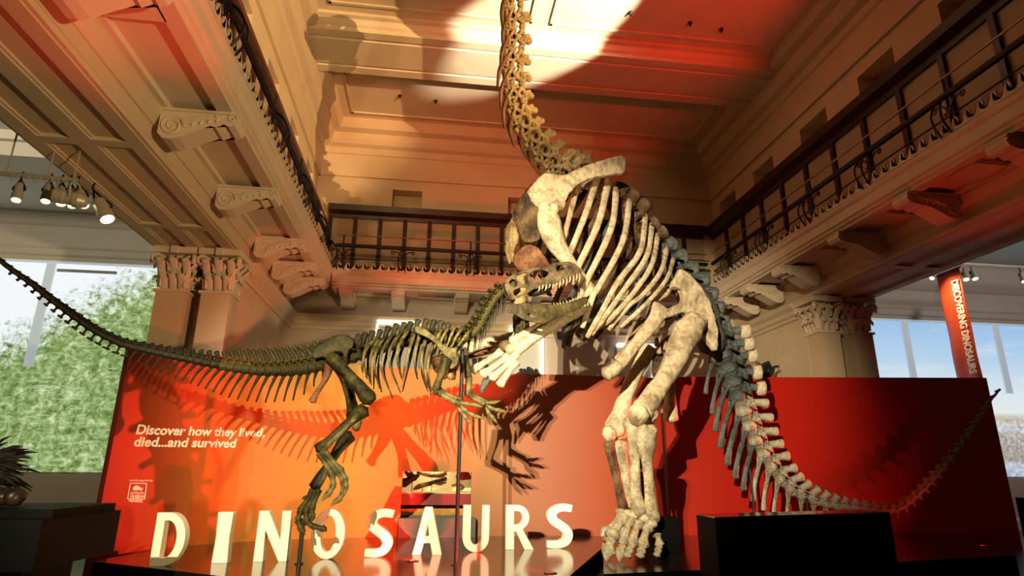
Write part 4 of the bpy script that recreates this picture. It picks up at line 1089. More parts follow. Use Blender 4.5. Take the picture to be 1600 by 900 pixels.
# left arm
bone('humerus', BONE_RIB, [sg(855, 326, .78), sg(859, 352, .80), sg(868, 378, .76), sg(886, 405, .68), sg(905, 432, .60), sg(922, 458, .55)], [.155, .21, .20, .15, .12, .115, .15], amp=.08, ref=SN, flat=.62, lumps=[(sg(851, 326, .80), .12), (sg(863, 328, .80), .11)])
EL = (918, 478)
bone('ulna', BONE_RIB, [sg(913, 480, .52), sg(890, 492, .50), sg(866, 507, .45), sg(838, 525, .40), sg(806, 547, .34)], [.10, .11, .10, .09, .085, .11], amp=.12)
bone('radius', BONE_RIB, [sg(900, 472, .40), sg(872, 490, .36), sg(846, 507, .32), sg(822, 521, .30), sg(800, 534, .28)], [.075, .07, .06, .065, .085], amp=.1)
def ellips(nm, M, c, r, sq=(1, 1, 1), parent=None):
    bm = bmesh.new(); bmesh.ops.create_icosphere(bm, subdivisions=3, radius=r)
    for v in bm.verts: v.co *= 1+.22*noise.noise(v.co*(1.2/r)+c); v.co = V((v.co.x*sq[0], v.co.y*sq[1], v.co.z*sq[2]))+c
    return part(nm, M, bm, None, parent)
ellips('wrist_bone', BONE_FOOT, sg(797, 545, .30), .085); ellips('wrist_bone', BONE_BROWN, sg(788, 540, .22), .09); ellips('wrist_bone', BONE_RIB, sg(805, 556, .34), .075)
for a, b, o in (((786, 548), (738, 579), .10), ((795, 557), (754, 586), .20), ((802, 562), (768, 591), .30), ((805, 566), (781, 602), .38)):
    m_ = ((a[0]+b[0])/2, (a[1]+b[1])/2)
    bone('metacarpal', BONE_RIB, [sg(*a, o), sg(*m_, o+.02), sg(*b, o)], [.085, .05, .05, .08], sub=5, amp=.15)
bone('thumb_claw', CAST, [sg(768, 586, .14), sg(758, 598, .14), sg(751, 616, .14)], [.07, .06, .012], sub=5)
# right arm, farther away
bone('humerus', BONE_TAN, [sg(830, 345, -.55), sg(822, 400, -.6), sg(814, 450, -.6), sg(815, 515, -.55)], [.19, .14, .11, .15], amp=.12)
bone('humerus_end', OLIVE_PALE, [sg(813, 494, -.52), sg(815, 520, -.52)], [.14, .15], sub=3, amp=.15)
bone('ulna', BONE_RIB, [sg(806, 526, -.55), sg(775, 533, -.55), sg(745, 540, -.55), sg(712, 552, -.55)], [.10, .09, .09, .12], amp=.1)
bone('radius', BONE_RED, [sg(800, 538, -.65), sg(770, 546, -.65), sg(715, 558, -.65)], [.07, .06, .08], amp=.1)
for a, b in (((706, 553), (676, 566)), ((706, 558), (682, 578)), ((708, 562), (690, 588)), ((711, 566), (704, 590))):
    bone('metacarpal', BONE_TAN, [sg(*a, -.6), sg((a[0]+b[0])/2, (a[1]+b[1])/2, -.62), sg(*b, -.6)], [.09, .065, .09], sub=5)

# --- hips
def c6(L): return [(920+x/3.75, 400+y/3.75) for x, y in L]
ILI = c6([(540, 75), (575, 90), (625, 135), (680, 205), (735, 320), (765, 450), (758, 545), (735, 545), (700, 490), (668, 450), (660, 395), (690, 345), (640, 345), (560, 330), (500, 345), (450, 365), (425, 350), (440, 318), (500, 295), (545, 270), (562, 235), (550, 195), (520, 185), (492, 180), (500, 145), (522, 110)])
plate('ilium', BONE, ILI, .62, .16, bend=-.05, amp=.06, voxel=.02)
plate('ilium', CAST, [(x-8, y+6) for x, y in ILI], -.50, .14, amp=.05)
bone('sacrum', CAST, [sg(1078, 455, .05), sg(1096, 485, .05), sg(1108, 520, .05), sg(1112, 548, .05)], [.28, .30, .28, .2], amp=.25, freq=4)
bone('pubis', BONE, [sg(1034, 480, .60), sg(1024, 500, .58), sg(1004, 525, .52), sg(980, 555, .45), sg(968, 570, .42)], [.17, .13, .11, .095, .10], ref=SN, flat=.55, amp=.14)
bone('pubis_foot', BONE_FOOT, [sg(968, 570, .42), sg(958, 578, .4), sg(946, 585, .38)], [.10, .11, .12], sub=3, amp=.15)
bone('pubis', BONE_TAN, [sg(1010, 505, -.25), sg(995, 525, -.2), sg(982, 545, -.1), sg(968, 566, 0)], [.16, .12, .10, .12], ref=SN, flat=.55, amp=.2)
bone('ischium', CAST, [sg(1092, 520, .45), sg(1076, 530, .35), sg(1060, 555, .2), sg(1050, 590, .12)], [.13, .12, .10, .09], amp=.15)
bone('ischium_end', BONE_RIB, [sg(1046, 585, .12), sg(1047, 612, .12), sg(1048, 656, .12)], [.10, .085, .13], amp=.12)
bone('ischium', BONE_BROWN, [sg(1070, 520, -.4), sg(1040, 545, -.35), sg(1028, 575, -.3), sg(1032, 600, -.25), sg(1042, 630, -.2)], [.14, .15, .11, .09, .10], amp=.15)
for q in ((1030, 540), (1040, 534), (1052, 538), (1026, 528)):
    bone('hip_fragment', BONE_TAN, [sg(q[0], q[1]+12, -.1), sg(*q, -.1)], [.05, .03], sub=3, amp=.2)
# left hind leg
FX = .80
bone('femur', BONE, [sg(1088, 500, .74), sg(1074, 520, .78), sg(1058, 552, .80), sg(1044, 582, .82), sg(1026, 610, .84), sg(1008, 638, .86), sg(1000, 650, .87)], [.20, .25, .23, .185, .15, .165, .20, .17], amp=.12, freq=4, ref=SN, flat=.8, lumps=[(sg(997, 648, .97), .165), (sg(1013, 646, .80), .16), (sg(1090, 505, .58), .17), (sg(1051, 566, .80), .15)])
bone('tibia', BONE_FOOT, [sg(988, 660, .80), sg(991, 690, .82), sg(992, 730, .82), sg(994, 770, .80), sg(999, 793, .80)], [.13, .105, .08, .085, .115], amp=.1, freq=5, lumps=[(sg(984, 662, .78), .11), (sg(996, 661, .84), .10), (sg(999, 796, .82), .12)])
bone('fibula', BONE_FOOT, [sg(1010, 672, .95), sg(1010, 700, .96), sg(1012, 730, .95), sg(1015, 765, .92), sg(1018, 806, .90)], [.165, .155, .095, .078, .09, .12], amp=.1, freq=5, ref=SN, flat=.7, lumps=[(sg(1005, 672, .95), .10), (sg(1017, 673, .95), .10), (sg(1021, 806, .92), .11)])
# right hind leg
bone('femur', BONE_RIB, [sg(1012, 545, -.42), sg(1000, 568, -.40), sg(985, 600, -.38), sg(974, 632, -.36), sg(963, 662, -.34), sg(960, 678, -.33)], [.18, .155, .13, .13, .15, .18, .17], amp=.12, freq=4, lumps=[(sg(952, 678, -.25), .13), (sg(968, 676, -.4), .14)])
bone('tibia', BONE_FOOT, [sg(966, 694, -.3), sg(973, 720, -.3), sg(978, 750, -.3), sg(982, 792, -.3)], [.16, .11, .08, .10], amp=.12)
bone('fibula', BONE_BROWN, [sg(951, 692, -.25), sg(957, 720, -.25), sg(966, 760, -.25), sg(974, 796, -.25)], [.10, .075, .065, .09], amp=.12)
# feet
for c, r, o in (((992, 803), .10, .78), ((1008, 808), .10, .85), ((1018, 818), .085, .95), ((980, 802), .085, .75), ((1002, 799), .10, .7)):
    ellips('ankle_bone', BONE_FOOT, sg(*c, o), r, (1.1, 1, .75))
def toe(a, b, tip, o0, o1, M=BONE_FOOT, r=.095, claw=False):
    A, B = sg(*a, o0), sg(*b, o1)
    mt_ = bone('metatarsal', M, [A, A.lerp(B, .5)+V((0, 0, .02)), B], [r*1.05, r*.58, r*.62, r*1.05], sub=6, amp=.12)
    T = sg(*tip, o1+.06)
    B.z = max(B.z, ZS+r*1.1); T.z = max(T.z, ZS+.02 if claw else ZS+r*.8)
    for k in (0, 1):
        p0, p1 = B.lerp(T, .15+k*.42), B.lerp(T, .5+k*.42)
        if claw and k: continue
        bone('toe_bone', M, [p0, p0.lerp(p1, .5), p1], [r*.78, r*.55, r*.78], sub=4, amp=.12, parent=mt_)
    if claw:
        p0 = B.lerp(T, .5); bone('claw', M, [p0, p0.lerp(T, .5)+V((0, 0, .03)), T], [r*1.15, r*.9, r*.15], sub=5, amp=.12, ref=SN, flat=.55, parent=mt_)
toe((974, 810), (956, 838), (947, 877), .88, 1.0, r=.11, claw=True)
toe((985, 814), (973, 848), (968, 885), .92, 1.04, r=.085, claw=True)
toe((998, 818), (987, 850), (980, 870), .95, 1.06, r=.088)
toe((1012, 824), (1004, 851), (1000, 873), 1.0, 1.07, r=.092)
toe((1027, 836), (1031, 851), (1026, 869), 1.02, 1.06, r=.07)
for c, r in (((972, 800), .10), ((984, 806), .10)): ellips('ankle_bone', BONE_FOOT, sg(*c, -.25), r, (1.1, 1, .8))
toe((972, 806), (956, 828), (940, 838), -.2, -.05, r=.10, M=BONE_TAIL, claw=True)
toe((976, 808), (962, 830), (948, 846), -.15, 0, r=.09, M=BONE_TAIL)
toe((982, 812), (974, 832), (966, 846), -.1, .05, r=.09, M=BONE_TAIL)
bm = bmesh.new()
f0 = sg(1034, 830, .45); poly_prism(bm, [V((f0.x-.16, f0.y-.2, 0)), V((f0.x+.2, f0.y-.2, 0)), V((f0.x+.2, f0.y+.2, 0)), V((f0.x-.16, f0.y+.2, 0))], ZS, ZS+.55, 0, 0)
tube(bm, [V((f0.x, f0.y, ZS+.4)), sg(1020, 790, .5), sg(1012, 760, .6)], [.05, .04], seg=8, sub=4)
part('support_block', BLACK, bm, 'black block supporting the ankle', smooth=False)
for sx, sy, o in ((1060, 300, 0),): pass

# --- tail
TAIL = [(1108, 515, 10.5), (1122, 548, 10.6), (1138, 582, 10.75), (1152, 620, 10.9), (1165, 652, 11.0), (1182, 690, 11.15), (1203, 726, 11.3), (1226, 756, 11.42), (1252, 775, 11.5), (1290, 788, 11.6), (1335, 794, 11.7), (1375, 798, 11.75), (1405, 795, 11.78), (1440, 767, 11.8), (1470, 735, 11.8), (1500, 697, 11.8), (1525, 660, 11.78), (1545, 630, 11.75), (1563, 608, 11.7)]
tp_ = [aty(x, y, Y) for x, y, Y in TAIL]
# spacing shrinks towards the tip
P = crom(tp_, 12); dd = [0]
for a, b in zip(P, P[1:]): dd.append(dd[-1]+(b-a).length)
TL = dd[-1]; NT = 40
ws = [interp([1.05, 1.2, 1.2, 1.1, .9, .8, .85, .9, .8, .7], i/(NT-1)) for i in range(NT)]
sw = sum(ws); acc = 0
def along(s):
    j = 0
    while j < len(dd)-2 and dd[j+1] < s: j += 1
    k = (s-dd[j])/(dd[j+1]-dd[j]); return P[j].lerp(P[j+1], k), (P[max(j-1, 0)]-P[min(j+2, len(P)-1)]).normalized()
for i in range(NT):
    L = TL*ws[i]/sw; s_ = acc+L/2; acc += L; k = i/(NT-1)
    c, t = along(s_)
    R = interp([.235, .20, .15, .12, .10, .085, .07, .06, .055, .05, .045, .04, .035, .03, .026, .02], k)
    H = interp([.42, .36, .33, .30, .26, .19, .12, .09, .08, .08, .09, .08, .06, .05, .04, .02], k)
    up = (CR*.82+CU*.57) if k < .25 else CU.lerp(CR, max(0, .82-(k-.25)*3.2))
    if k > .62: up = (CU*.8 - CR*.6)
    u = up - t*up.dot(t); u.normalize()
    bm = bmesh.new()
    vertebra(bm, c, t, u, L*.96, R, H, tilt=H*.45, wt=min(L*.60, .15), thick=.07 if k < .4 else .035, tp=R*1.5 if k < .35 else 0, knob=1.12, waist=.74, base_w=L*.5)
    M = CAST if i < 5 else (BONE_TAIL)
    o = part('caudal_vertebra', M, bm)
    if i in range(0, 5):   # pale bone tips on the cast spines
        tip = c+u*(R+H)-t*(H*.45); bm = bmesh.new(); f_ = .7; b_ = c+u*(R+H*f_)-t*(H*.45*f_)
        s2 = t.cross(u).normalized()
        tube(bm, [b_, tip+u*.012], [min(L*.44, .13), min(L*.52, .15)], seg=10, sub=2, ref=s2, flat=.72, amp=.1); part('spine_tip', BONE_RIB, bm, 'pale bone tip of a slate grey vertebra', parent=o)
    hc_ = interp([.50, .82, .92, .80, .62, .42, .22, .14, .12, .13, .12, .09, .06, .03, 0, 0], k)
    if hc_ > .05 and i >= 1:
        bm = bmesh.new(); s2 = t.cross(u).normalized()
        dn = (-u*.55 - t*.35 + V((0, 0, -1))*.75).normalized() if k < .45 else (-u - t*.5).normalized()
        st = c - t*L*.45 - u*R*.7
        for sd in (-1, 1): tube(bm, [st+s2*sd*R*.6, st+dn*hc_*.18+s2*sd*R*.25, st+dn*hc_*.34], [.035, .03, .035], seg=7, sub=3)
        w = max(.016, hc_*.064)
        tube(bm, [st+dn*hc_*.3, st+dn*hc_*.65+t*hc_*.03, st+dn*hc_*.9, st+dn*hc_-t*hc_*.04], [w, w*.85, w*1.1, w*1.2], seg=9, sub=4, ref=s2, flat=.55, amp=.1)
        part('chevron', CAST if 1 <= i < 8 else BONE_TAIL, bm, parent=o)
# rods that carry the tail
for j, (x, y) in enumerate(((1262, 778), (1166, 655))):
    a = aty(x, y, 11.3); bm = bmesh.new(); tube(bm, [V((a.x, 11.35, ZS)), V((a.x, 11.35, a.z))], [.025, .025], seg=8, sub=1, cap=0)
    lathe(bm, [(.12, 0), (.12, .02), (.03, .03)], V((a.x, 11.35, ZS)), seg=14); part('support_rod', IRON, bm, smooth=False)
# ================================================================== OLIVE SKELETON (meat eater)
TY0 = 8.95
T2 = V((0, -1, 0))
def th(x, y, off=0.0): return aty(x, y, TY0-off)
p = th(560, 600); THE = thing('predator_dinosaur_skeleton', (p.x, TY0, ZS), 'dark olive predator dinosaur skeleton with open toothed jaws facing the larger one', 'skeleton')
def tpart(nm, M, bm, lab=None, parent=None, smooth=True): return done(nm, bm, M, parent or THE, smooth=smooth, label=lab)
def tbone(nm, M, pts, radii, lab=None, seg=12, sub=6, amp=.1, freq=8, ref=None, flat=1.0, parent=None):
    bm = bmesh.new(); tube(bm, pts, radii, seg=seg, sub=sub, amp=amp, freq=freq, ref=ref, flat=flat); return tpart(nm, M, bm, lab, parent)
def ck(L): return [(780+x/5, 380+y/5) for x, y in L]
# skull: two pierced sides meeting at the snout, roofed over
SKO = ck([(645, 228), (632, 200), (600, 172), (575, 155), (520, 145), (470, 148), (430, 155), (395, 168), (350, 172), (300, 185), (255, 188), (215, 205), (160, 222), (115, 240), (75, 272), (50, 300), (48, 345), (62, 385), (75, 415), (90, 442), (118, 438), (150, 422), (200, 402), (245, 375), (280, 352), (330, 338), (400, 322), (480, 298), (560, 266), (620, 245)])
HOL = [ck([(446, 200), (456, 172), (490, 156), (540, 151), (580, 157), (578, 174), (532, 176), (512, 190), (502, 212), (474, 222), (454, 216)]),
       ck([(234, 252), (264, 220), (310, 208), (355, 213), (392, 238), (356, 268), (314, 294), (288, 310), (260, 294), (242, 272)]),
       ck([(132, 252), (158, 234), (204, 222), (217, 250), (222, 288), (198, 320), (166, 312), (141, 287)]),
       ck([(76, 294), (108, 282), (134, 296), (142, 330), (116, 342), (88, 332)]),
       ck([(112, 372), (150, 352), (200, 348), (226, 356), (190, 384), (150, 404), (118, 410)])]
def hw(x): # half width of the head at pixel x
    return interp([.21, .20, .17, .12, .085, .05], (x-788)/120)
def side(k): return lambda x, y, d: th(x, y, k*(hw(x)-d))
bm = bmesh.new(); slab(bm, dense(SKO, 2), side(1), .035, [dense(h, 2) for h in HOL]); 
b2 = bmesh.new(); slab(b2, dense(SKO, 2), side(-1), .035, [dense(h, 2) for h in HOL])
me_ = bpy.data.meshes.new('tmp'); b2.to_mesh(me_); b2.free(); bm.from_mesh(me_); bpy.data.meshes.remove(me_)
roof = ck([(640, 222), (600, 182), (540, 152), (470, 152), (395, 172), (330, 184), (255, 194), (190, 216), (115, 246), (60, 296)])
A = [bm.verts.new(th(x, y, hw(x))) for x, y in roof]; B = [bm.verts.new(th(x, y, -hw(x))) for x, y in roof]
A2 = [bm.verts.new(th(x, y+4, hw(x))) for x, y in roof]; B2 = [bm.verts.new(th(x, y+4, -hw(x))) for x, y in roof]
for i in range(len(roof)-1):
    for X, Y_ in ((A, B), (A2, B2), (A, A2), (B, B2)): bm.faces.new((X[i], X[i+1], Y_[i+1], Y_[i]))
bm.faces.new((A[0], B[0], B2[0], A2[0])); bm.faces.new((A[-1], B[-1], B2[-1], A2[-1]))
sk = tpart('skull', SKULLM, bm); organic(sk, .0095, 2, .03)
bm = bmesh.new()
tube(bm, [th(*q) for q in ck([(60, 330), (100, 350), (150, 370)])], [.13, .14, .08], seg=12, sub=5, amp=.2, freq=8)
tube(bm, [th(*q, .05) for q in ck([(90, 420), (105, 455)])], [.05, .04], seg=8, sub=3)
tpart('braincase', OLIVE, bm)
bm = bmesh.new(); tube(bm, [th(*q) for q in ck([(230, 395), (290, 385), (350, 365), (420, 345)])], [.04, .06, .06, .03], seg=8, sub=4); tpart('palate', OLIVE_DARK_SHADED, bm)
MDO = ck([(62, 522), (80, 495), (120, 478), (175, 466), (260, 464), (330, 474), (400, 482), (480, 474), (540, 462), (600, 442), (650, 424), (680, 420), (692, 448), (670, 480), (630, 508), (560, 540), (500, 562), (440, 590), (380, 622), (335, 630), (270, 618), (200, 600), (150, 575), (105, 545), (70, 542)])
MDH = [ck([(222, 556), (245, 548), (275, 568), (272, 585), (248, 580)])]
def hw2(x): return interp([.20, .20, .18, .14, .09, .04], (x-793)/127)
def side2(k): return lambda x, y, d: th(x, y, k*(hw2(x)-d))
bm = bmesh.new(); slab(bm, dense(MDO, 2), side2(1), .045, [dense(h, 2) for h in MDH])
b2 = bmesh.new(); slab(b2, dense(MDO, 2), side2(-1), .045, [dense(h, 2) for h in MDH])
me_ = bpy.data.meshes.new('tmp'); b2.to_mesh(me_); b2.free(); bm.from_mesh(me_); bpy.data.meshes.remove(me_)
md = tpart('mandible', OLIVE_JAW, bm); organic(md, .010, 3, .014)
UT = [(628, 243), (605, 250), (580, 258), (553, 268), (527, 278), (500, 290), (474, 298), (447, 306), (420, 314), (393, 322), (366, 330), (338, 336), (312, 342)]
LT = [(665, 424), (645, 430), (622, 438), (600, 444), (577, 452), (553, 460), (528, 466), (503, 472), (478, 475), (454, 478), (430, 481)]
for k in (1, -1):
    for i, q in enumerate(UT):
        x, y = ck([q])[0]; l = (9 if i % 2 else 14)*(1-.04*i); a = th(x, y-2, k*(hw(x)-.015)); b = th(x-1.5, y+l, k*(hw(x)-.02)); m_ = a.lerp(b, .55)+V((.012, 0, 0))
        tbone('tooth', TOOTH, [a, m_, b], [.022, .017, .003], seg=7, sub=3, amp=0, parent=sk)
    for i, q in enumerate(LT):
        x, y = ck([q])[0]; l = (6 if i % 2 else 8)*(1-.05*i); a = th(x, y+2, k*(hw2(x)-.02)); b = th(x-1.5, y-l, k*(hw2(x)-.025))
        tbone('tooth', TOOTH, [a, a.lerp(b, .5)+V((.008, 0, 0)), b], [.017, .013, .003], seg=7, sub=3, amp=0, parent=md)

# backbone
NK = [(714, 533), (728, 527), (741, 519), (750, 508), (758, 493), (767, 477), (777, 463), (790, 452)]
nf2, l2 = frames([th(*q) for q in NK], 10, None)
for i, (c, t) in enumerate(nf2):
    up = (CU*.75-CR*.65); u = up-t*up.dot(t); u.normalize(); s = t.cross(u).normalized(); L = l2/10
    bm = bmesh.new(); vertebra(bm, c, t, u, L, .065, .09, tilt=.02, wt=.08, thick=.045, tp=.10, knob=1.2)
    for sd in (-1, 1): tube(bm, [c+u*.1+s*sd*.05, c+u*.16+s*sd*.09-t*.02], [.035, .02], seg=6, sub=2)
    o = tpart('cervical_vertebra', OLIVE, bm)
    for sd in (-1, 1):
        bm = bmesh.new(); a = c-u*.06+s*sd*.07; e = a+V((-.03, 0, -.30+.02*(i % 3)))
        tube(bm, [a, a+V((-.01, 0, -.08)), e], [.017, .01, .004], seg=6, sub=3); tpart('cervical_rib', OLIVE_DARK_SHADED, bm, parent=o)
DK = [(714, 533), (696, 530), (676, 529), (655, 530), (634, 534), (612, 539), (590, 546), (568, 554), (548, 560), (528, 564)]
df2, l3 = frames([th(*q) for q in DK], 16, None)
TIPS = [(718, 513), (708, 506), (697, 502), (686, 501), (674, 499), (661, 500), (650, 504), (640, 505), (628, 507), (615, 511), (602, 516), (590, 518), (579, 521), (569, 523), (556, 529), (545, 535)]
for i, (c, t) in enumerate(df2):
    t = -t; tip = th(TIPS[i][0]-7, TIPS[i][1]); u = tip-c; tilt = -u.dot(t); u = u-t*u.dot(t); H = max(.1, u.length-.08); u.normalize()
    bm = bmesh.new(); vertebra(bm, c, t, u, l3/16, .085, H, tilt=tilt, wt=.085, thick=.04, tp=.17, knob=1.1, base_w=.09); tpart('dorsal_vertebra', OLIVE if i % 3 else OLIVE_DARK_SHADED, bm)
TRB = [
 [(574, 537), (569, 556), (566, 572), (567, 582)],
 [(584, 532), (572, 546), (568, 562), (574, 592)],
 [(592, 530), (582, 548), (578, 572), (580, 602)],
 [(601, 527), (588, 548), (585, 574), (593, 607)],
 [(613, 523), (599, 545), (595, 572), (611, 617)],
 [(626, 520), (611, 542), (608, 566), (624, 608)],
 [(638, 516), (623, 540), (621, 564), (628, 590)],
 [(648, 519), (640, 545), (633, 572), (627, 606)],
 [(656, 523), (650, 545), (648, 565), (652, 586)],
 [(666, 528), (660, 550), (660, 575), (669, 606)],
 [(678, 538), (671, 555), (669, 580), (674, 612)],
 [(690, 516), (684, 526), (679, 545)],
 [(700, 514), (692, 526), (686, 546)],
 [(711, 511), (704, 526), (697, 545)],
 [(722, 514), (713, 526), (706, 542)],
 [(734, 517), (725, 528), (716, 540)],
]
for i, rb in enumerate(TRB):
    n = len(rb); offs = [.10, .32, .36, .22] if n == 4 else [.12, .30, .26]
    P0 = [th(x, y, o) for (x, y), o in zip(rb, offs)]
    for sd in (0, 1):
        Q = [V((q.x, 2*TY0-q.y, q.z)) for q in P0] if sd else P0
        bm = bmesh.new(); w = .024 if i < 11 else .022
        tube(bm, Q, [w*1.2, w, w*.8, w*.6, w*.35], seg=8, sub=7, ref=T2, flat=.6)
        hd = Q[0]; inn = V((hd.x+.02, TY0+(.04 if sd else -.04), hd.z-.03)); tube(bm, [hd, inn], [w*1.1, w*.8], seg=7, sub=2)
        tpart('rib', OLIVE_RIB if not sd else OLIVE_DARK_SHADED, bm)
# tail
TT = [(528, 564, 8.95), (505, 570, 8.95), (475, 576, 8.95), (440, 579, 8.94), (405, 579, 8.93), (370, 575, 8.92), (335, 569, 8.9), (300, 562, 8.87), (265, 555, 8.83), (230, 547, 8.78), (192, 538, 8.7), (165, 526, 8.62), (140, 512, 8.52), (110, 491, 8.4), (80, 469, 8.26), (50, 445, 8.1), (20, 424, 7.95), (-8, 402, 7.8), (-30, 384, 7.7)]
P2 = crom([aty(*q) for q in TT], 10); d2 = [0]
for a, b in zip(P2, P2[1:]): d2.append(d2[-1]+(b-a).length)
NT2 = 45
for i in range(NT2):
    k = i/(NT2-1); s_ = d2[-1]*(i+.5)/NT2; j = 0
    while d2[j+1] < s_: j += 1
    f_ = (s_-d2[j])/(d2[j+1]-d2[j]); c = P2[j].lerp(P2[j+1], f_); t = (P2[max(0, j-1)]-P2[min(len(P2)-1, j+2)]).normalized()
    L = d2[-1]/NT2; u = V((0, 0, 1))-t*t.z; u.normalize()
    R = interp([.105, .10, .09, .08, .07, .062, .055, .05, .045, .04, .034, .026, .02], k); H = interp([.24, .25, .23, .19, .11, .07, .05, .04, .03, .03, .02, .015, .01], k)
    bm = bmesh.new(); vertebra(bm, c, t, u, L*.97, R, H, tilt=H*.5, wt=.06 if k < .4 else .05, thick=.03, tp=.13 if k < .25 else 0, waist=.75, base_w=.055)
    if k > .4: tube(bm, [c+u*R, c+t*L*.9+u*R*1.3], [R*.5, R*.25], seg=6, sub=2)
    o = tpart('caudal_vertebra', OLIVE if k < .33 else OLIVE_DARK_SHADED, bm)  # the unlit length of tail gets its shade from the material
    hcv = interp([.0, .34, .36, .34, .28, .22, .17, .13, .11, .09, .06, .03, .0], k)
    if hcv > .03:
        bm = bmesh.new(); st = c-t*L*.5-u*R*.8; s2 = t.cross(u).normalized()
        if k < .55:
            e = st-u*hcv-t*hcv*.35
            tube(bm, [st, st.lerp(e, .5)-t*.01, e], [.026, .015, .012], seg=7, sub=4)
        else:
            e = st-u*hcv*.7
            tube(bm, [st, e], [.016, .014], seg=6, sub=2); tube(bm, [e+t*hcv*.22, e-t*hcv*.42], [.018, .012], seg=6, sub=2)
        tpart('chevron', OLIVE_DARK_SHADED, bm, parent=o)
# hips
def ci(L): return [(400+x/5, 480+y/5) for x, y in L]
ILT = ci([(440, 345), (465, 310), (520, 270), (570, 245), (620, 226), (680, 218), (725, 222), (758, 248), (768, 285), (752, 320), (725, 345), (712, 392), (690, 400), (672, 360), (640, 348), (605, 352), (575, 368), (560, 392), (525, 392), (480, 396), (448, 398)])
for off, th_ in ((.20, .08), (-.12, .08)):
    bm = bmesh.new(); slab(bm, dense(ILT, 3), lambda x, y, d: th(x, y, off-d), th_); o = tpart('ilium', OLIVE, bm); organic(o, .014, 5, .03)
for off, M, M2 in ((.12, BONE_RED, OLIVE), (-.12, OLIVE_DARK_SHADED, OLIVE_DARK_SHADED)):
    tbone('ischium', M, [th(514, 566, off), th(512, 582, off), th(504, 600, off*.7), th(494, 615, off*.4), th(488, 627, off*.3)], [.07, .055, .035, .035, .06])
    tbone('pubis', M2, [th(532, 575, off), th(537, 598, off), th(543, 622, off*.7), th(548, 645, off*.4)], [.05, .035, .03, .05])
# left leg
tbone('femur', OLIVE, [th(516, 560, .22), th(526, 567, .27), th(541, 582, .30), th(558, 600, .32), th(573, 618, .34), th(577, 628, .34)], [.09, .10, .085, .08, .09, .12, .10], amp=.15)
tbone('tibia', OLIVE, [th(570, 640, .34), th(556, 650, .34), th(538, 667, .33), th(518, 685, .31), th(498, 703, .30)], [.105, .095, .065, .06, .06, .09], amp=.15)
tbone('fibula', OLIVE_PALE, [th(562, 646, .42), th(545, 664, .41), th(502, 706, .37)], [.05, .03, .035])
def tmt(a, b, toes, off, M=OLIVE_PALE, r=.042):
    A, B = th(*a, off), th(*b, off+.03)
    m_ = tbone('metatarsal', M, [A, A.lerp(B, .5), B], [r*1.2, r*.8, r*.85, r*1.3], sub=5)
    prev = B; n = len(toes)
    for i, q in enumerate(toes):
        nx = th(*q, off+.05+.015*i)
        last = i == n-1
        tbone('claw' if last else 'toe_bone', M, [prev.lerp(nx, .06), prev.lerp(nx, .55)+(V((0, 0, .012)) if last else V((0, 0, 0))), nx], [r*1.05, r*.75, .006] if last else [r*1.1, r*.75, r*1.05], sub=4, parent=m_)
        prev = nx
tmt((499, 708), (519, 742), [(521, 758), (515, 770), (503, 783)], .32)
tmt((504, 706), (528, 737), [(537, 752), (536, 770), (530, 780), (517, 791)], .40)
tmt((508, 706), (533, 735), [(540, 748), (541, 760), (538, 776)], .46, r=.036)
tmt((503, 712), (514, 728), [(513, 738)], .26, r=.03)
# right leg
tbone('femur', OLIVE_DARK_SHADED, [th(520, 560, -.2), th(538, 590, -.24), th(549, 625, -.26), th(552, 655, -.26)], [.09, .075, .07, .10], amp=.15)
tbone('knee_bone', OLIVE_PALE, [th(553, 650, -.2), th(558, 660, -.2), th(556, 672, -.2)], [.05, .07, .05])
tbone('tibia', OLIVE_DARK_SHADED, [th(545, 678, -.26), th(532, 695, -.26), th(512, 728, -.25), th(491, 762, -.24)], [.095, .075, .055, .085], amp=.15)
tbone('fibula', OLIVE_PALE, [th(552, 684, -.2), th(530, 708, -.2), th(496, 760, -.2)], [.045, .03, .035])
tmt((489, 766), (470, 798), [(465, 812), (470, 826), (476, 836)], -.22, M=OLIVE, r=.045)
tmt((494, 767), (478, 800), [(480, 815), (488, 822), (505, 826), (510, 831)], -.16, M=OLIVE, r=.042)
tmt((498, 766), (487, 796), [(489, 806), (486, 818)], -.10, M=OLIVE, r=.04)
tmt((487, 770), (478, 778), [(472, 780)], -.28, M=OLIVE, r=.028)
# shoulders and arms
def cs(L): return [(560+x/5, 460+y/5) for x, y in L]
SCT = cs([(440, 262), (470, 250), (520, 270), (590, 320), (650, 380), (690, 412), (740, 415), (770, 440), (765, 470), (785, 500), (770, 550), (735, 585), (705, 570), (690, 500), (670, 470), (620, 410), (560, 350), (490, 315), (450, 295)])
for off in (.36, -.28):
    bm = bmesh.new(); slab(bm, dense(SCT, 3), lambda x, y, d: th(x, y, off-d), .07); o = tpart('scapula', OLIVE_PALE if off > 0 else OLIVE_DARK_SHADED, bm); organic(o, .014, 5, .03)
tbone('humerus', OLIVE, [th(697, 560, .40), th(692, 578, .42), th(686, 594, .42), th(681, 610, .42)], [.075, .06, .05, .065])
tbone('ulna', OLIVE_PALE, [th(679, 609, .42), th(690, 616, .42), th(703, 624, .42), th(714, 629, .42)], [.06, .042, .035, .045])
tbone('radius', OLIVE_PALE, [th(684, 606, .36), th(700, 617, .36), th(718, 625, .36)], [.04, .03, .035])
def finger(pts, off, M=OLIVE_PALE, r=.03, nm='finger'):
    P0 = [th(*q, off) for q in pts]; base = None
    for i, (a, b) in enumerate(zip(P0, P0[1:])):
        last = i == len(P0)-2
        o = tbone(nm if base is None else ('claw' if last else 'finger_bone'), M, [a.lerp(b, .04), a.lerp(b, .5), b], [r*1.15, r*.75, .006 if last else r*1.1], sub=4, parent=base)
        base = base or o
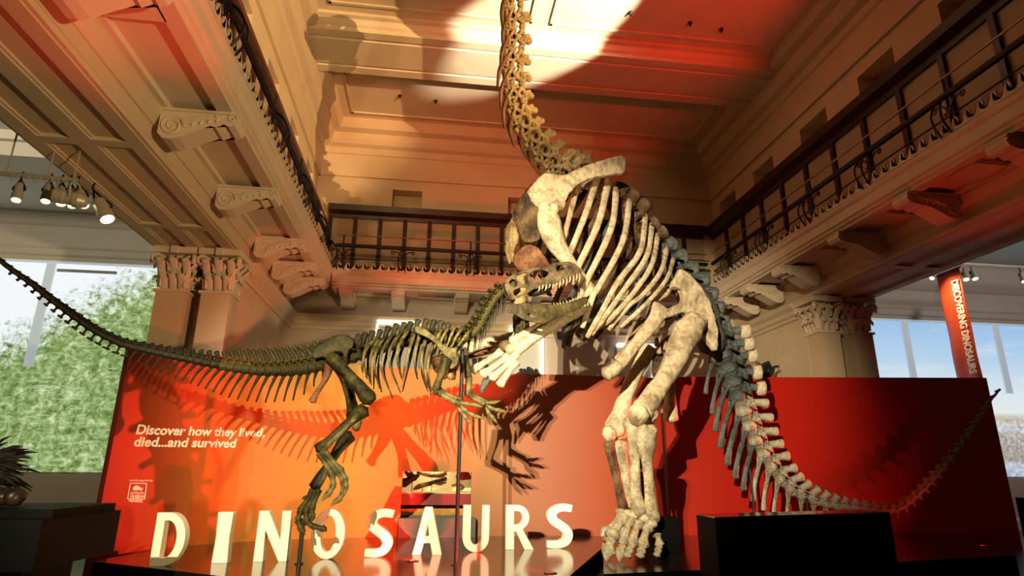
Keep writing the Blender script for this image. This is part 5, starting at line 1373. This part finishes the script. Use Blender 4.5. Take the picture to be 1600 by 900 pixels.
tbone('wrist_bone', OLIVE, [th(712, 627, .42), th(720, 632, .42)], [.05, .045], sub=3, amp=.2)
finger([(719, 629), (732, 631), (744, 633), (754, 636)], .44)
finger([(717, 632), (728, 642), (740, 649), (756, 654)], .42)
finger([(714, 633), (721, 643), (728, 653), (739, 665)], .38)
tbone('humerus', OLIVE, [th(724, 558, -.2), th(729, 572, -.22), th(732, 590, -.22)], [.07, .05, .06])
tbone('ulna', OLIVE_PALE, [th(733, 590, -.22), th(732, 604, -.22), th(731, 617, -.22)], [.055, .045, .055])
tbone('radius', OLIVE_PALE, [th(731, 616, -.2), th(744, 624, -.2), th(757, 631, -.2)], [.045, .032, .04])
tbone('radius', OLIVE_PALE, [th(734, 614, -.26), th(748, 622, -.26), th(760, 628, -.26)], [.035, .026, .032])
finger([(759, 629), (770, 629), (783, 626)], -.2)
finger([(759, 631), (768, 638), (780, 641), (792, 644)], -.24)
finger([(758, 633), (764, 646), (770, 652), (777, 662)], -.28)
# steel posts
f1 = aty(712, 894, 8.88)
bm = bmesh.new(); tube(bm, [V((f1.x, 8.95, ZS)), V((f1.x, 8.95, aty(714, 545, 8.95).z))], [.028, .028], seg=10, sub=1, cap=0); lathe(bm, [(.06, 0), (.06, .012), (.03, .016)], V((f1.x, 8.95, ZS)), seg=18)
tpart('support_post', IRON, bm, 'tall black steel post under the chest', smooth=False)
a = aty(473, 822, TY0+.2)
bm = bmesh.new(); tube(bm, [V((a.x, a.y, ZS)), V((a.x, a.y, a.z+.1))], [.03, .03], seg=10, sub=1, cap=0); lathe(bm, [(.06, 0), (.06, .012), (.03, .016)], V((a.x, a.y, ZS)), seg=18)
tpart('support_post', IRON, bm, 'short black steel post under the raised foot', smooth=False)
bm = bmesh.new(); tube(bm, [V((f1.x, 8.95, aty(714, 548, 8.95).z)), th(700, 532), th(640, 536), th(560, 560), th(500, 574)], [.022, .022], seg=8, sub=5); tpart('spine_armature', IRON, bm)
# ================================================================== LIGHT
W = bpy.data.worlds.new('world'); SC.world = W; W.use_nodes = True
W.node_tree.nodes['Background'].inputs[0].default_value = (1, .62, .38, 1)
W.node_tree.nodes['Background'].inputs[1].default_value = .02
vs = SC.view_settings; vs.view_transform = 'Standard'; vs.look = 'None'; vs.exposure = 0; vs.gamma = 1; vs.use_curve_mapping = False
def spotlight(nm, loc, to, power, col, angle, blend=.3, r=.03):
    L = bpy.data.lights.new(nm, 'SPOT'); L.energy = power; L.color = col; L.spot_size = math.radians(angle); L.spot_blend = blend; L.shadow_soft_size = r
    o = bpy.data.objects.new(nm, L); COL.objects.link(o); o.location = loc
    o.rotation_euler = (V(to)-V(loc)).to_track_quat('-Z', 'Y').to_euler(); return o
def point(nm, loc, power, col, r=.3):
    L = bpy.data.lights.new(nm, 'POINT'); L.energy = power; L.color = col; L.shadow_soft_size = r
    o = bpy.data.objects.new(nm, L); COL.objects.link(o); o.location = loc; return o
KEY = (1, .83, .54); RED = (1, .045, .02)
# key lamps hung at the near end of the left balcony
spotlight('key_spot', (-3.4, -3.0, 5.0), (-.4, 10.5, 1.7), 10500, KEY, 39, .7)
spotlight('key_spot', (-3.05, -3.0, 5.0), (3.1, 10.2, 3.5), 15500, KEY, 31, .65)
spotlight('neck_spot', (-2.2, 1.5, 7.2), (1.0, 9.0, 8.0), 480, (1, .74, .36), 22, .6)
# the stage's own red uplights
spotlight('red_uplight', (-.12, 9.33, .34), (-1.3, 12.4, .7), 700, RED, 72, .3)
spotlight('red_uplight', (1.58, 8.14, .34), (-1.3, 12.0, 1.9), 900, RED, 62, .4)
spotlight('red_uplight', (9.99, 10.7, .34), (8.6, 12.6, 2.0), 30, RED, 110, .8)
spotlight('red_wash', (-.6, 7.4, .40), (-2.9, 5.4, 6.2), 1000, RED, 36, 1.0)  # further red lamps, unseen, set to redden soffits, far balcony and ceiling
spotlight('red_wash', (-.3, 9.2, .40), (0.9, 16.2, 5.8), 1800, RED, 40, .8)
spotlight('red_wash', (7.2, 8.6, .40), (8.0, 7.6, 6.2), 250, RED, 50, .9)
spotlight('red_wash', (7.3, 3.4, 6.9), (4.2, 10.6, 11.2), 2600, RED, 50, .8)
spotlight('red_wash', (7.3, 4.4, 6.9), (.6, 13.2, 11.2), 1300, RED, 26, .9)
# warm profile lamps far behind the visitor, throwing the neck onto the ceiling
_S, _H = V((-2.9, 12.5, 11.0)), aty(752, -95, 7.45)
_L = _H + (_H-_S)*((_H.z-.5)/(_S.z-_H.z))
spotlight('profile_spot', _L, (-2.7, 12.4, 10.9), 62*(_L-_H).length**2, (1, .60, .26), 12, .6, .02)
spotlight('profile_spot', (7.3, 5.0, 6.9), (2.3, 11.2, 11.2), 20000, (1, .90, .66), 19.5, .4, .03)
spotlight('aisle_lamp', (-9.0, 7.5, 6.9), (-9.6, 16.7, 7.2), 700, (1, .84, .58), 105, .5, .2); spotlight('aisle_lamp', (15.5, 9, 6.9), (15.5, 16.7, 6.8), 500, (1, .8, .68), 95, .5, .2)
spotlight('banner_spot', (Xb-.95, by0+.25, zt_+.15), (Xb, (by0+by1)/2-.1, zt_-1.0), 330, (1, .76, .42), 70, 1.0)

spotlight('gallery_fill', (-2.2, 4.0, 7.4), (.2, 16.4, 9.3), 1500, (1, .66, .28), 44, 1.0, .4)  # unseen lamps added to brighten the upper walls
spotlight('gallery_fill', (7.0, 7.0, 7.6), (-3.2, 11.0, 9.6), 200, (1, .60, .24), 50, .9, .4)
point('case_lamp', CASEL, 22, (1, .86, .55), .05)

# red lamp in the right aisle that grazes past the hanging tail onto the curved end of the wall
spotlight('red_spot', (14.6, 11.3, 2.2), (-4.4, 10.75, 1.85), 17000, RED, 13, .4, .02)

# soft warm fill from an unseen lamp added low behind the visitor
spotlight('warm_fill', (9.0, -4.5, .8), (-3.4, 9.6, 5.4), 7000, (1, .72, .36), 42, .8, .25)
